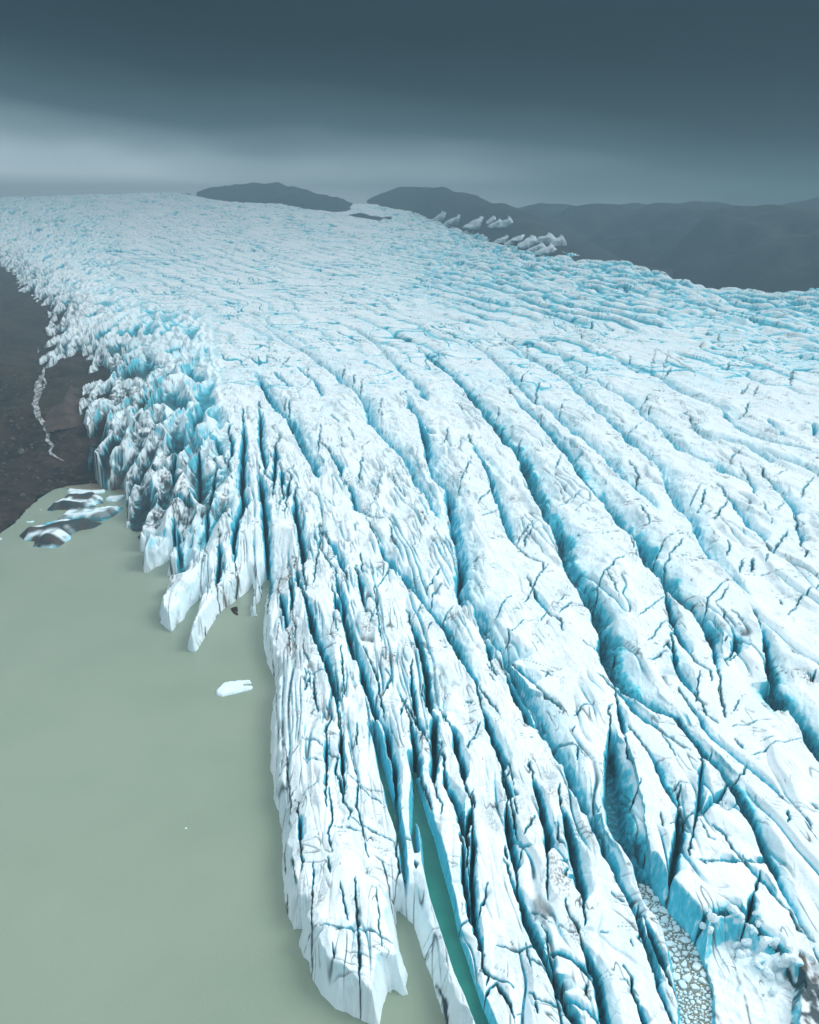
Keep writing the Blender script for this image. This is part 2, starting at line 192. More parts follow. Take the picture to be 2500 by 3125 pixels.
# thin cracks: (width px, darkness, points)
KK = [
 (4,.9,"J 350,570 440,570 560,580 740,630 870,610 960,630 1050,680 1215,720"), (5,.9,"J 450,0 445,250 435,500 430,700 410,840"), (5,.9,"J 820,180 820,400 840,600 850,800 850,1000 860,1200 845,1340"),
 (4,.8,"J 1050,0 1100,150 1160,300 1190,400"), (3,.7,"J 1000,260 1015,400 1020,560 1050,690 1060,780"), (4,.8,"J 690,240 705,340 760,560"), (4,.8,"J 575,0 600,140"), (5,.8,"J 205,90 208,290"), (4,.7,"J 280,0 300,140"),
 (4,.9,"J 620,750 645,870"), (4,.9,"J 1370,655 1440,620 1565,645"), (7,1,"J 1530,880 1560,950 1600,1060 1630,1200 1650,1438"), (6,1,"J 1330,360 1350,440 1380,510"), (5,.9,"J 1340,0 1355,70"),
 (4,.9,"G 1440,1230 1500,1215 1590,1265"), (4,.9,"G 820,0 820,200 830,400 855,590"), (4,.8,"G 920,250 970,420 1000,600 1010,700 1000,880 1040,1050 1065,1200 1100,1380 1130,1440"),
 (4,.8,"G 700,720 740,950 740,1070 700,1200 730,1400"), (3,.7,"G 760,1110 900,1110 1060,1170"), (3,.8,"G 940,1020 1060,1110 1200,1180 1330,1220 1390,1255"), (3,.7,"G 1015,660 1120,760 1270,880"), (3,.5,"G 870,560 1010,650 1100,700 1270,760"),
 (4,.8,"G 1165,0 1160,120 1165,230"), (4,.7,"G 1010,60 995,280"), (3,.6,"G 420,170 580,240 660,290"), (3,.6,"G 420,380 560,410 660,470"), (3,.6,"G 400,755 520,720 630,660"), (5,.9,"G 240,140 250,300 260,470 280,600 300,820 280,990"),
 (4,.8,"G 120,520 180,430 260,370 330,310 400,200"), (3,.7,"G 180,830 260,770 300,730 360,650"), (3,.7,"G 190,1075 300,1030 360,980"), (5,.8,"G 240,1080 230,1350"), (4,.8,"G 290,1350 340,1500 355,1640"), (5,.8,"G 690,1450 715,1630"),
 (4,.9,"D 770,150 780,260 750,380 740,520"), (4,.9,"D 790,0 800,130 770,220"), (4,.9,"D 440,330 460,400 540,450 530,560"), (5,.9,"D 820,230 880,330 900,380"), (4,.8,"D 430,770 410,920"), (4,.8,"D 510,870 530,1000 550,1110"), (3,.8,"D 550,850 560,980 620,1070"),
 (4,.8,"D 650,980 660,1100 700,1210"), (3,.7,"D 640,1230 710,1310 780,1290 870,1340"), (4,.8,"D 580,1100 560,1250 540,1400 520,1550 520,1700"), (6,.9,"D 730,1330 750,1450 760,1560 790,1630"), (4,.8,"D 700,1340 660,1460"), (4,.8,"D 980,1070 1000,1250 1010,1400 990,1550"),
 (4,.8,"D 880,1340 920,1470 960,1640"), (4,.8,"D 940,1340 950,1500"), (4,.9,"D 1150,230 1160,330 1170,440"), (4,.8,"D 1280,530 1280,620 1300,800 1320,900 1330,1050"), (5,.9,"D 1180,1080 1230,1200 1280,1300 1310,1430 1330,1550 1370,1700"), (5,.9,"D 1330,1500 1390,1420 1420,1350 1360,1300"),
 (4,.9,"D 1410,30 1440,130 1480,240"), (3,.7,"D 1330,520 1400,400 1290,580"), (3,.7,"D 920,780 930,900 960,980"), (4,.8,"D 370,930 380,1050 360,1180"), (3,.8,"D 1600,870 1700,700"), (4,.8,"D 1550,1550 1500,1700"), (3,.6,"D 600,0 520,0"),
 (3,.8,"A 975,950 990,1020 1010,1070"), (4,.8,"A 1170,1090 1150,1250 1120,1380"), (3,.7,"A 1340,620 1310,740 1350,780"), (3,.7,"A 805,860 790,950 770,1080"), (4,.8,"A 490,600 490,700"), (4,.8,"A 525,630 530,760"), (3,.7,"A 1010,350 990,420"), (3,.7,"A 1095,400 1080,520"),
 (3,.6,"A 1165,440 1150,580"), (3,.8,"A 1150,1050 1230,980"), (3,.7,"A 1430,1300 1480,1400 1520,1470"), (3,.6,"A 1200,1680 1250,1540 1310,1420 1340,1260 1400,1220"), (3,.6,"A 410,1230 340,1050"), (3,.7,"A 880,740 960,830"), (3,.6,"A 1040,860 1100,980"), (3,.7,"A 220,80 240,110"),
 (3,.6,"A 120,290 250,250 330,240 520,350"), (3,.5,"A 600,560 780,430"), (3,.6,"A 330,200 400,130"), (3,.6,"A 470,90 600,40"), (4,.8,"A 460,320 530,260"), (3,.6,"A 260,400 400,380"), (3,.5,"A 640,360 780,290"),(3,.6,"A 810,520 950,480"),(3,.7,"A 680,420 690,350 720,350"),
 (4,.8,"B 810,500 850,420 900,380"), (4,.7,"B 445,170 490,140 520,130"), (4,.7,"B 520,210 550,170 690,120"), (3,.7,"B 200,860 180,960 130,1030"), (4,.8,"B 790,1080 820,1010 850,970"), (4,.8,"B 640,910 670,840"), (4,.8,"B 960,640 980,520 1030,470"), (3,.7,"B 1160,780 1200,670"),
 (3,.7,"B 1140,1250 1160,1160 1200,1110"), (3,.6,"B 990,1340 1040,1290"), (3,.6,"B 1170,1560 1290,1480 1400,1430"), (3,.4,"B 1300,1600 1500,1500"), (3,.7,"B 270,1460 310,1350 360,1230 400,1130"), (4,.7,"B 460,1530 520,1470 580,1400"), (4,.8,"B 500,1650 600,1600 650,1580"), (3,.5,"B 270,330 420,290 500,270"),
 (4,.8,"B 745,150 780,90"), (4,.7,"B 880,240 890,160"), (4,.8,"B 1350,50 1370,130"), (4,.7,"B 1400,400 1415,350"), (4,.8,"B 1590,510 1600,480"), (3,.7,"B 1150,510 1170,550"), (3,.6,"B 590,840 650,700"), (3,.8,"B 250,650 310,680 340,750"),
 (3,.7,"C 40,960 60,900 180,820"), (5,.9,"C 60,1170 130,1260 140,1310 110,1390"), (4,.9,"C 730,1400 710,1480 670,1600"), (5,.9,"C 910,1510 860,1600 800,1690"), (3,.8,"C 1020,1190 1080,1280 1130,1350 1220,1520 1330,1725"), (5,.8,"C 950,1160 1030,1090"), (4,.8,"C 1680,1300 1620,1370 1570,1500"),
 (4,.8,"C 940,320 920,380"), (4,.7,"C 70,250 60,330"), (3,.6,"C 400,220 350,430"), (3,.6,"C 290,200 240,390"), (5,.9,"C 1490,370 1470,500"), (4,.8,"C 1110,490 1050,580 1030,540"), (5,.7,"C 1190,510 1150,610"), (4,.8,"C 1110,640 1060,780"), (4,.8,"C 700,150 680,200"), (3,.6,"C 300,210 400,260 600,390 640,430"),
 (3,.7,"C 840,80 835,150"), (4,.8,"C 430,350 370,440"), (4,.8,"C 240,690 230,740"), (3,.6,"C 230,590 160,690"), (3,.7,"C 1410,1520 1350,1620"), (3,.6,"C 1430,1230 1320,1320"), (4,.8,"C 150,1560 200,1650 240,1720"), (3,.6,"C 700,1350 590,1550"),
 (4,.7,"E 790,170 850,80 950,0"), (5,.8,"E 850,190 880,110 930,60 1050,35"), (4,.8,"E 870,690 920,590 1000,430 1080,350"), (3,.6,"E 1010,430 1080,410 1130,410"), (4,.8,"E 1170,800 1220,720 1270,680 1400,710"), (3,.5,"E 1160,690 1220,620 1300,640"), (3,.7,"E 600,830 650,730 750,620"), (3,.6,"E 740,980 830,880 950,830"),
 (3,.5,"E 1000,860 1060,760"), (3,.8,"E 530,1220 590,1280"), (3,.6,"E 550,1300 600,1370"), (4,.8,"E 740,1420 770,1510 850,1630"), (5,.8,"E 1050,1340 1070,1270 1100,1330"), (4,.8,"E 1300,1700 1360,1620 1470,1580"), (4,.9,"E 340,1540 400,1560 370,1570"), (3,.7,"E 10,600 60,480 140,410"), (4,.8,"E 30,720 60,620 130,540 200,570"),
 (4,.7,"E 150,850 170,780 240,710"), (3,.8,"E 0,960 50,890 120,860"), (4,.8,"E 460,810 500,790 580,880"), (5,.9,"E 560,900 560,1000"), (4,.8,"E 720,940 740,1010 690,1070"), (3,.6,"E 70,20 130,170 180,310"), (3,.6,"E 160,100 230,230 290,370"), (4,.9,"E 760,770 820,760"), (4,.8,"E 1480,690 1500,540 1570,430 1725,270"),
 (5,.9,"E 1610,1270 1650,1180 1660,1060"), (4,.8,"E 1650,990 1725,1060"), (4,.8,"E 1200,0 1210,200"), (3,.7,"E 1400,510 1420,460"), (4,.8,"E 1600,420 1650,560 1700,660"), (3,.6,"E 1350,1000 1480,1090 1530,1130"), (3,.5,"E 1250,60 1500,70 1700,60"), (3,.6,"E 1530,1310 1650,1400"),
 (4,.8,"F 710,810 740,690 790,590 860,530 930,490"), (3,.7,"F 830,690 950,530"), (4,.8,"F 245,375 300,230 360,130 430,80 530,65"), (4,.7,"F 355,460 380,330 430,230 530,120 600,110"), (3,.6,"F 440,265 560,265 700,285"), (3,.7,"F 130,840 230,730 360,620"), (3,.7,"F 210,1070 290,970 370,850 410,830"), (5,.9,"F 370,1110 400,1045 430,1140"),
 (5,.8,"F 220,1220 330,1170 390,1130"), (4,.9,"F 950,740 1010,770 1060,850"), (4,.8,"F 1440,800 1530,700 1600,630 1725,540"), (3,.7,"F 1030,440 1200,440 1410,425 1600,475 1725,460"), (4,.8,"F 1030,430 1060,290"), (6,.9,"F 1130,400 1150,290"), (4,.8,"F 1250,330 1270,270"), (5,.9,"F 1320,260 1390,150 1450,60"), (4,.8,"F 920,270 945,210 920,140"),
 (5,.9,"F 30,50 90,130 95,210"), (5,.9,"F 1380,660 1410,700"), (6,.9,"F 1620,1300 1660,1360 1690,1300"), (4,.9,"F 1440,1110 1490,1130 1540,1180"), (4,.8,"F 840,1400 860,1500 895,1600"), (4,.9,"F 650,1550 655,1440 690,1290"), (4,.8,"F 880,1180 960,1190 1030,1110"), (4,.8,"F 900,1050 915,1010"), (3,.8,"F 560,1540 690,1700"), (4,.9,"F 0,1060 100,1150"),
 (3,.7,"I 1080,285 1170,270 1270,235"), (3,.6,"I 1210,510 1400,430 1600,370"), (3,.6,"I 1280,400 1400,385"), (4,.8,"I 385,680 340,780 300,850"), (3,.8,"I 535,930 550,1040"), (5,.9,"I 425,1160 425,1210"), (5,.9,"I 1480,960 1480,1040"), (3,.7,"I 540,330 600,430 640,500"), (3,.7,"I 970,910 1060,890 1110,880"), (3,.6,"I 820,1000 900,1130 1000,1160"),
 (4,.8,"I 1150,1250 1220,1350 1310,1450"), (5,.9,"I 830,1280 870,1320"), (3,.6,"I 920,430 920,510"), (5,.9,"I 1610,1030 1720,1160"), (3,.5,"I 1060,190 1150,60"), (5,.9,"I 1665,865 1725,910"), (4,.8,"I 1080,370 1170,460"),(3,.7,"I 610,770 670,700 740,720"),
 (6,.9,"H 520,120 580,40"), (4,.8,"H 440,310 460,200 520,130"), (5,.8,"H 930,700 970,790"), (5,.8,"H 930,820 960,1000"), (3,.8,"H 820,350 880,500 940,660"), (5,.9,"H 1380,1100 1400,1260 1500,1385"), (5,.9,"H 820,1300 860,1450"), (4,.8,"H 1030,1310 1010,1360"), (5,.8,"H 1040,1230 1100,1130 1150,1010"), (3,.7,"H 980,1300 1130,1350"),
 (4,.8,"H 950,1500 1000,1420 1020,1330"), (4,.9,"H 1410,1520 1440,1480 1490,1470"), (5,.9,"H 1450,1640 1490,1560"), (3,.5,"H 440,210 560,130"), (4,.8,"H 1600,270 1590,400"),(4,.8,"H 1570,60 1540,120"),
 (6,.9,"K 210,1040 270,1080 380,1150 480,1220 520,1250"), (7,1,"K 240,1360 300,1240 370,1190 420,1290 490,1420 530,1540"), (5,.8,"K 180,540 230,380 290,220"), (4,.8,"K 0,650 50,590 110,550"), (5,.9,"K 1215,1170 1220,1300 1250,1330"), (5,.9,"K 1010,1160 990,1230"), (4,.9,"K 740,1420 750,1520"), (5,.9,"K 1460,300 1590,400"),
 (4,.8,"K 680,1300 740,1390 850,1430 980,1410"), (3,.8,"K 640,820 680,1000 690,1090"), (3,.6,"K 700,430 850,560"), (5,.9,"K 1480,150 1580,280"), (5,.8,"K 1180,770 1190,800"), (3,.5,"K 850,590 1000,640 1110,680"), (3,.6,"K 1640,740 1670,820"), (3,.6,"K 1350,680 1460,690"),(3,.5,"K 1500,1100 1620,1120 1725,1280"),
 (5,1,"M 655,1560 660,1480 700,1390"), (6,.9,"M 950,1560 990,1400"), (4,.8,"M 780,1350 830,1370 840,1420"), (4,.9,"M 780,1500 810,1520"), (5,.9,"M 1000,1530 1060,1560"), (5,1,"M 870,1700 930,1690 940,1560"), (5,.9,"M 1150,980 1110,1090 1080,1190"), (5,.9,"M 1140,1190 1180,1250"), (4,.7,"M 1150,1420 1170,1300"),
 (3,.7,"M 935,1050 1000,1150 1060,1240"), (5,.9,"M 1150,680 1220,760"), (4,.8,"M 970,640 1010,680"), (3,.8,"M 860,830 930,780"), (4,.8,"M 1140,370 1220,430"), (4,.8,"M 1240,1060 1230,1160"), (4,.9,"M 1400,950 1420,1080 1450,1180"), (4,.9,"M 1430,1000 1470,1120 1500,1210"), (5,.9,"M 1370,1240 1380,1130 1375,1010"),
 (3,.5,"M 1040,1340 1150,1440"), (4,.8,"M 640,910 730,920"),(3,.6,"M 1300,460 1390,470"),
]
# water channels (centre photo px, half width px) and the outline of the ice
CH = [("G 1165,270 1200,350 1235,450 1270,600 1310,780 1350,900 1370,1050 1410,1180 1450,1330 1480,1500 1490,1725 J 1250,200 1270,340 1280,430", [2,3,5.5,8,9,9.5,9,7,4,3.5,2.5,2.5,3.5,6]),
      ("X 1258,2370 1275,2440 1287,2522 1306,2573 1324,2678 1350,2782 1379,2887 1413,2991 1451,3095 1500,3220 1560,3330", [2,6,17,17,25,27,22,22,18,20,22]),
      ("G 1612,850 1602,1000 1600,1150 1596,1290 1610,1400 1630,1540", [1.5,3.5,4,4,3,1.5])]
LAKE_EDGE = ("M 340,500 338,600 350,660 350,720 375,740 360,790 400,835 480,830 420,890 490,900 450,985 510,985 530,990 475,1060 470,1130 520,1165 600,1120 700,1050 735,1010 760,1000 720,1080 680,1180 795,1210 830,1180 875,1120 "
 "840,1200 830,1270 790,1290 750,1255 690,1290 670,1350 700,1375 620,1480 615,1560 680,1610 720,1640 830,1530 880,1440 960,1370 1020,1290 980,1380 940,1480 900,1620 860,1700 860,1780 920,1795 1010,1660 1060,1570 1150,1450 1240,1390 1260,1370 1340,1310 1370,1245 1390,1250 1400,1350 1365,1450 1370,1510 1425,1500 1410,1450 1440,1380 1460,1240 1495,1225 "
 "D 330,480 320,600 305,700 310,780 285,820 300,1000 295,1060 330,1190 355,1230 395,1360 400,1450 370,1530 360,1700 G 85,0 95,100 90,300 80,450 110,520 100,600 95,750 140,880 150,950 190,1075 190,1300 185,1500 200,1725 "
 "J 155,50 180,300 210,430 265,555 350,555 310,640 310,700 350,790 405,840 405,900 430,990 500,1100 580,1190 640,1250 840,1340 980,1410 1045,1410 1060,1250 1110,1100 1135,1115 1150,1080 1230,1130 1300,1130 1270,1040 1290,940 1250,800 1215,720 1195,620 1190,400 1235,430 1280,480 1305,500 1360,660 1400,800 1470,1000 1520,1170 1600,1400 X 1385,3180 1450,3330 1520,3600")
BASIN = "L 150,180 230,190 300,300 400,440 560,600 650,750 720,920 780,1100 800,1300 800,1438 X 2185,3300 2095,3300 L 530,1438 490,1200 450,1000 435,880 400,760 330,640 240,520 190,420 165,320"
LEFT_EDGE = "N 690,960 640,930 560,860 600,790 560,740 525,680 540,590 560,470 585,380 560,250 530,150 480,120 420,140 360,165 280,215 250,180 240,120 320,60 X 140,985 150,940 110,905 60,880 40,830 -10,800 -60,760 -140,720 -260,690 -420,660 -700,640"
RIM = "X 3100,1010 2900,960 2700,925 2500,900 2380,893 2250,880 2100,866 1990,835 1880,815 1760,795 1700,775 1610,735 1560,700 1480,690 1400,640 1330,625"
# ------------------------------------------------------------------ ice surface grid (real metres, finer towards the camera)
print('grid', time.time()-_T0)
rows = []; rho = 74.0
while rho < 2420:
    rows.append(rho)
    d = math.hypot(rho, CAMH-float(Eenv(rho)))
    th = abs(CAMH-float(Eenv(rho)))/d
    rho += min(max(2.0*d/F/max(th, .05), .08), .35 + rho*.0022)
rows = np.array(rows); NR = len(rows)
az = np.radians(np.r_[np.linspace(-48, -37, 80)[:-1], np.linspace(-37, 36, 1750), np.linspace(36, 62, 280)[1:]]); NA = len(az)
print('rows', NR, 'cols', NA)
RR, AA = np.meshgrid(rows, az, indexing='ij')
X = (RR*np.sin(AA)); Y = (RR*np.cos(AA))
def segs(lines, cyc=False):
    A = []; B = []; Wt = []; ID = []
    for n, p in enumerate(lines):
        q = np.roll(p, -1, 0) if cyc else p[1:]
        a = p if cyc else p[:-1]
        A.append(a); B.append(q); m = len(a)
        L = np.r_[0, np.cumsum(np.hypot(*(q-a).T))]
        Wt.append(np.stack([L[:-1], L[1:]], 1)/max(L[-1], 1e-6)); ID.append(np.full(m, n))
    return np.concatenate(A), np.concatenate(B), np.concatenate(Wt), np.concatenate(ID)
def nearest(X, Y, lines, cyc=False, T=40, maxd=60.):
    """distance to the nearest traced line, its index, the position along it and the side"""
    A, B, Wt, ID = segs(lines, cyc); AB = B-A; L2 = (AB**2).sum(1)+1e-9
    D = np.full(X.shape, maxd, np.float32); I = np.zeros(X.shape, np.int16); P = np.zeros(X.shape, np.float32); S = np.ones(X.shape, np.float32)
    for i in range(0, X.shape[0], T):
        for j in range(0, X.shape[1], T):
            x = X[i:i+T, j:j+T].ravel(); y = Y[i:i+T, j:j+T].ravel()
            cx, cy = x.mean(), y.mean(); r = np.hypot(x-cx, y-cy).max()
            t = np.clip(((cx-A[:, 0])*AB[:, 0]+(cy-A[:, 1])*AB[:, 1])/L2, 0, 1)
            d = np.hypot(A[:, 0]+t*AB[:, 0]-cx, A[:, 1]+t*AB[:, 1]-cy); m = d.min()
            if m-r > maxd: continue
            k = np.where(d <= min(m+2*r, maxd+r))[0]
            a = A[k]; ab = AB[k]
            dx = x[:, None]-a[None, :, 0]; dy = y[:, None]-a[None, :, 1]
            t = np.clip((dx*ab[:, 0]+dy*ab[:, 1])/L2[k], 0, 1)
            ex = dx-t*ab[:, 0]; ey = dy-t*ab[:, 1]; dd = ex*ex+ey*ey
            q = dd.argmin(1); n = np.arange(len(q)); sh = X[i:i+T, j:j+T].shape
            dm = np.sqrt(dd[n, q]); ok = dm < maxd
            D[i:i+T, j:j+T] = np.where(ok, dm, maxd).reshape(sh); I[i:i+T, j:j+T] = ID[k[q]].reshape(sh)
            w = Wt[k[q]]; P[i:i+T, j:j+T] = (w[:, 0]+t[n, q]*(w[:, 1]-w[:, 0])).reshape(sh)
            S[i:i+T, j:j+T] = np.sign(ab[q, 0]*dy[n, q]-ab[q, 1]*dx[n, q]).reshape(sh)
    return D, I, P, S
def inside(X, Y, poly):
    r = np.zeros(X.shape, bool); n = len(poly)
    x0, y0 = poly.min(0); x1, y1 = poly.max(0)
    m = (X >= x0) & (X <= x1) & (Y >= y0) & (Y <= y1); xs = X[m]; ys = Y[m]; q = np.zeros(xs.shape, bool)
    for a, b in zip(poly, np.roll(poly, -1, 0)):
        if a[1] == b[1]: continue
        c = ((a[1] > ys) != (b[1] > ys)) & (xs < (b[0]-a[0])*(ys-a[1])/(b[1]-a[1])+a[0]); q ^= c
    r[m] = q; return r
# domain warp so that traced lines get a natural raggedness
wr = .45*np.clip(RR/250, .35, 2.5)
XW = X + wr*fbm(X/5, Y/7, 3, 3).astype(np.float32); YW = Y + wr*fbm(X/5, Y/7, 3, 91).astype(np.float32)
XW = XW + .22*np.clip(RR/200, .5, 2)*fbm(X/1.1, Y/1.6, 2, 7); YW = YW + .2*fbm(X/1.2, Y/1.6, 2, 97)
TRL = [unproj(pts(t[4])) for t in TR]
tw = np.array([[t[0], t[1], t[2], t[3]] for t in TR], np.float32)
dT, iT, pT, sT = nearest(XW, YW, TRL)
print('troughs', time.time()-_T0)
dC, _, _, _ = nearest(XW, YW, [unproj(pts(c)) for c in CR])
taper = ss(0, .10, pT)*ss(0, .05, 1-pT)
dep = tw[iT, 0]*taper; blu = tw[iT, 1]*taper; wl = tw[iT, 2]; wrt = tw[iT, 3]
right = sT > 0
Wd = np.where(right, wrt, wl*.9)
Wd = Wd*(1+.30*fbm(X/9, Y/11, 2, 40))*(.12+.88*(np.clip(pT/.3, 0, 1)*np.clip((1-pT)/.16, 0, 1))**np.interp(RR, [200, 330], [.95, .5]))*np.interp(RR, [90, 200, 300], [.55, .80, 1.])
dr = np.minimum(dC, np.maximum(Wd-dT, 0)); dr = np.where(right, dr, np.maximum(Wd-dT, 0))
t = dT/(dT+dr+1e-4)
D0 = np.interp(RR, [90, 150, 260, 420, 800], [4.2, 5.6, 9.0, 11, 12])*dep
carve = D0*(.30*(1-t) + .25*(1-t)**3 + .45*ss(.5, .95, 1-t)) + 2.2*dep*np.exp(-(dT/(.32*np.clip(RR/200, .7, 2)))**2)
fadeT = 1-ss(48, 60, dT)
# gentle back-tilt of the blocks: they rise to the crest on the right of each trough
S = X + 3e-4*np.minimum(Y, 1000)**2 + .6*np.maximum(Y-1000, 0)
far = ss(520, 760, Y + .35*X)
mid = 1-far
# ------------------------------------------------------------------ procedural relief
lf = ss(-62, -30, X + .10*(Y-330))            # 0 in the broken left flank
uu, vv = proj(X, Y, Eenv(Y))
chaos = (1-ss(0, 130, uu-(560+.12*(vv-1000)*(vv > 1000))))*ss(880, 1080, vv)*(1-ss(1800, 1900, vv))
chaos = np.clip(chaos + (1-ss(40, 320, uu-(60+.25*(vv-600))))*ss(560, 700, vv)*(1-ss(1000, 1200, vv))*.8, 0, 1)
chaos = blur(chaos*(1-ss(1590, 1680, vv+.25*(uu-500))), 6)
w1 = fbm(X/60, Y/60, 3, 5)
# long flow-parallel ridges in the middle and far distance
per = 40*np.clip(Y/700, .6, 1.6)
sr = ridged((S+9*w1)/per/1.6, Y/per/7, 3, 21, .45)
far_rel = (1.7*sr*(1+.9*ss(0, 250, X)) + 1.0*ridged((S+6*w1)/20, Y/80, 2, 33) - 1.5)*np.clip(Y/900, .5, 2)
# transverse crevasses far away
tcv = (np.abs(pn((X+9*w1)/110+.25*Y/110, (Y+.16*X+9*w1)/22, 61)))
lw_ = np.clip(Y/1100, .35, 1); cv = np.exp(-(tcv/(.05*lw_))**2)*ss(-.35, .2, pn(X/70, Y/90, 62))
tcv2 = np.abs(pn((S+9*w1)/12, (Y+10*w1)/60, 66)); cv2 = np.exp(-(tcv2/.035)**2)*ss(-.0, .35, pn(X/55, Y/80, 67))
tc3 = np.abs(pn((X*.92+Y*.4+5*w1)/52, (Y*.5-X*.10+4*w1)/8.5, 161)); cv3 = np.exp(-(tc3/(.06*lw_))**2)*ss(-.2, .3, pn(X/40, Y/60, 162))
cvf = np.maximum(np.maximum(cv, cv2), .8*cv3)
upper = ss(420, 640, Y)
rs = ss(-60, 160, X - .06*(Y-600)); far_rel = far_rel*(.20+.8*far)*(.5+.5*rs) - 4.0*cvf*upper*np.clip(Y/900, .6, 1.6)
# seracs along the far right and near the skyline
ser = ss(700, 1100, Y + .9*X)*ss(-150, 150, X); d1, d2, hs = vor(S/13+.4*w1, Y/26, 5)
far_rel += ser*(5.5*(np.minimum(d2-d1, .5)-.25) + 3.5*hs*(1-d1))*np.clip(Y/1000, .5, 1.4)
ph = (S+8*w1)/27; tri = ph-np.floor(ph); sm = ss(540, 680, Y+.25*X)*ss(1700, 1300, Y)*ss(-.45, .05, pn(X/70, Y/150, 401))*(.35+.65*rs)*(1-chaos)
far_rel += 4.2*sm*(ss(0, .16, tri)-tri); seam = sm*np.exp(-((np.minimum(tri, 1-tri))/.05)**2)
tk3 = np.exp(-(np.abs(pn((Y+.5*X)/9, S/26, 402))/.06)**2)*sm*ss(.05, .12, tri)*ss(.6, .3, tri)*ss(.0, .3, pn(X/30, Y/50, 403))
# near blocks: soft undulation, facets, transverse steps
und = 1.1*fbm((S)/14, Y/26, 3, 71) + .45*fbm(S/4.2, Y/8, 3, 72)
d1n, d2n, hn = vor((S+2*w1)/8.5, (Y+3*fbm(X/9, Y/9, 2, 8))/13, 9)
step = (hn-.5)*1.5
edge = np.exp(-((d2n-d1n)/.07)**2)
slab = 1-.55*ss(22, 40, X-.04*Y)*ss(290, 230, Y); und = (.75*und + step*.40*(1-edge))*slab; edge = edge*slab
nearrel = und - .45*edge*ss(.1, .5, pn(X/13, Y/13, 13))
# transverse fine cracks on the ridge tops
q = np.abs(pn((S+2.5*fbm(X/11, Y/11, 2, 14))/12, (Y + .45*X + 2*w1)/2.6, 15))
ex = np.exp(-(q/.05)**2)*ss(.12, .5, pn(X/9, Y/13, 16))
q2 = np.abs(pn((S)/2.2, (Y)/16, 18)); ex2 = np.exp(-(q2/.05)**2)*ss(.2, .55, pn(X/8, Y/11, 19))
q3 = np.abs(pn((X+.5*Y)/3.4+.8*w1, (Y)/1.5, 301)); ex3 = np.exp(-(q3/.035)**2)*ss(.38, .6, pn(X/3.6, Y/4.5, 302))
q4 = np.abs(pn((X)/1.3, (Y+.3*X)/5.5, 303)); ex4 = np.exp(-(q4/.05)**2)*ss(.34, .6, pn(X/4.5, Y/5.5, 304))
fine = np.clip(ex + ex2 + ex3 + ex4, 0, 1)*(1-ss(700, 1100, Y))
# thin parallel fins in the low snout
fm = ss(48, 12, X+.04*Y)*ss(430, 330, Y)*(.18+.82*ss(150, 215, Y-1.2*X))
fa = np.abs(pn((S+.7*fbm(X/9, Y/30, 2, 320))/3.6, Y/48, 321)); fb_ = np.abs(pn((S+.5*fbm(X/5, Y/16, 2, 322))/2.0, Y/26, 323))
fk = ss(-.25, .25, pn(X/7, Y/26, 324)); fk2 = ss(.0, .4, pn(X/5, Y/17, 325))
fin = fm*(1.2*np.clip(fa*3.2, 0, 1)*fk + .3*np.clip(fb_*3, 0, 1)*fk2) 
find = fm*np.maximum(np.exp(-(fa/.05)**2)*fk, .8*np.exp(-(fb_/.07)**2)*fk2)
gm2 = (1-fm)*ss(560, 430, Y); ga = np.abs(pn((S+2*fbm(X/10, Y/20, 2, 330))/6.5, Y/50, 331)); gk = ss(.05, .35, pn(X/14, Y/40, 332))
fin = fin + gm2*1.3*np.clip(ga*3, 0, 1)*gk; find = np.maximum(find, gm2*np.exp(-(ga/.03)**2)*gk)
# ticks running down the crevasse walls
tq = np.abs(pn((Y+.45*X+1.5*w1)/2.6, S/16, 340)); tick = np.exp(-(tq/.07)**2)*ss(.05, .4, pn(X/11, Y/13, 341))*ss(.15, .4, 1-t)*ss(.95, .6, 1-t)*right*fadeT*ss(280, 380, Y)*ss(900, 700, Y)
# broken left flank: tall shards
a1, a2, ah = vor((X+.12*Y+2.5*w1+1.5*fbm(X/7, Y/9, 2, 29))/8.5, (Y-.1*X+6*fbm(X/12, Y/12, 2, 24))/30, 25, .95)
b1, b2, bh = vor((X+.1*Y+.8*fbm(X/4, Y/5, 2, 28))/3.6, (Y)/16, 26, .95)
wx = X+.12*Y+4*fbm(X/18, Y/26, 2, 30); bld = 1-np.abs(pn(wx/10, Y/75, 31))*2.3; brk = ss(.0, .16, np.abs(pn(X/40, (Y+.3*X+5*w1)/15, 32)))
shard = 8.5*np.clip(bld, -.3, 1)*(.45+.55*brk) + 3.2*(.3+.7*ah)*np.clip(1-a1/.8, 0, 1) + 1.2*bh*np.clip(1-b1/.8, 0, 1) + .25*ridged(X/2.5, Y/8, 2, 27) - 6.0
lowz = np.clip(1-(shard+6.)/8.5, 0, 1)
# a lower front: the flank breaks down towards the lake and the land
relief = -carve*fadeT*(1-.85*far)*(1-.3*chaos) + (far_rel*ss(380, 700, Y))*(1-chaos) + nearrel*(1-.6*far)*(1-chaos) + shard*chaos - .30*fine - .4*tick + fin*(1-chaos) - 1.0*find*(1-chaos)
Z = Eenv(Y) + relief
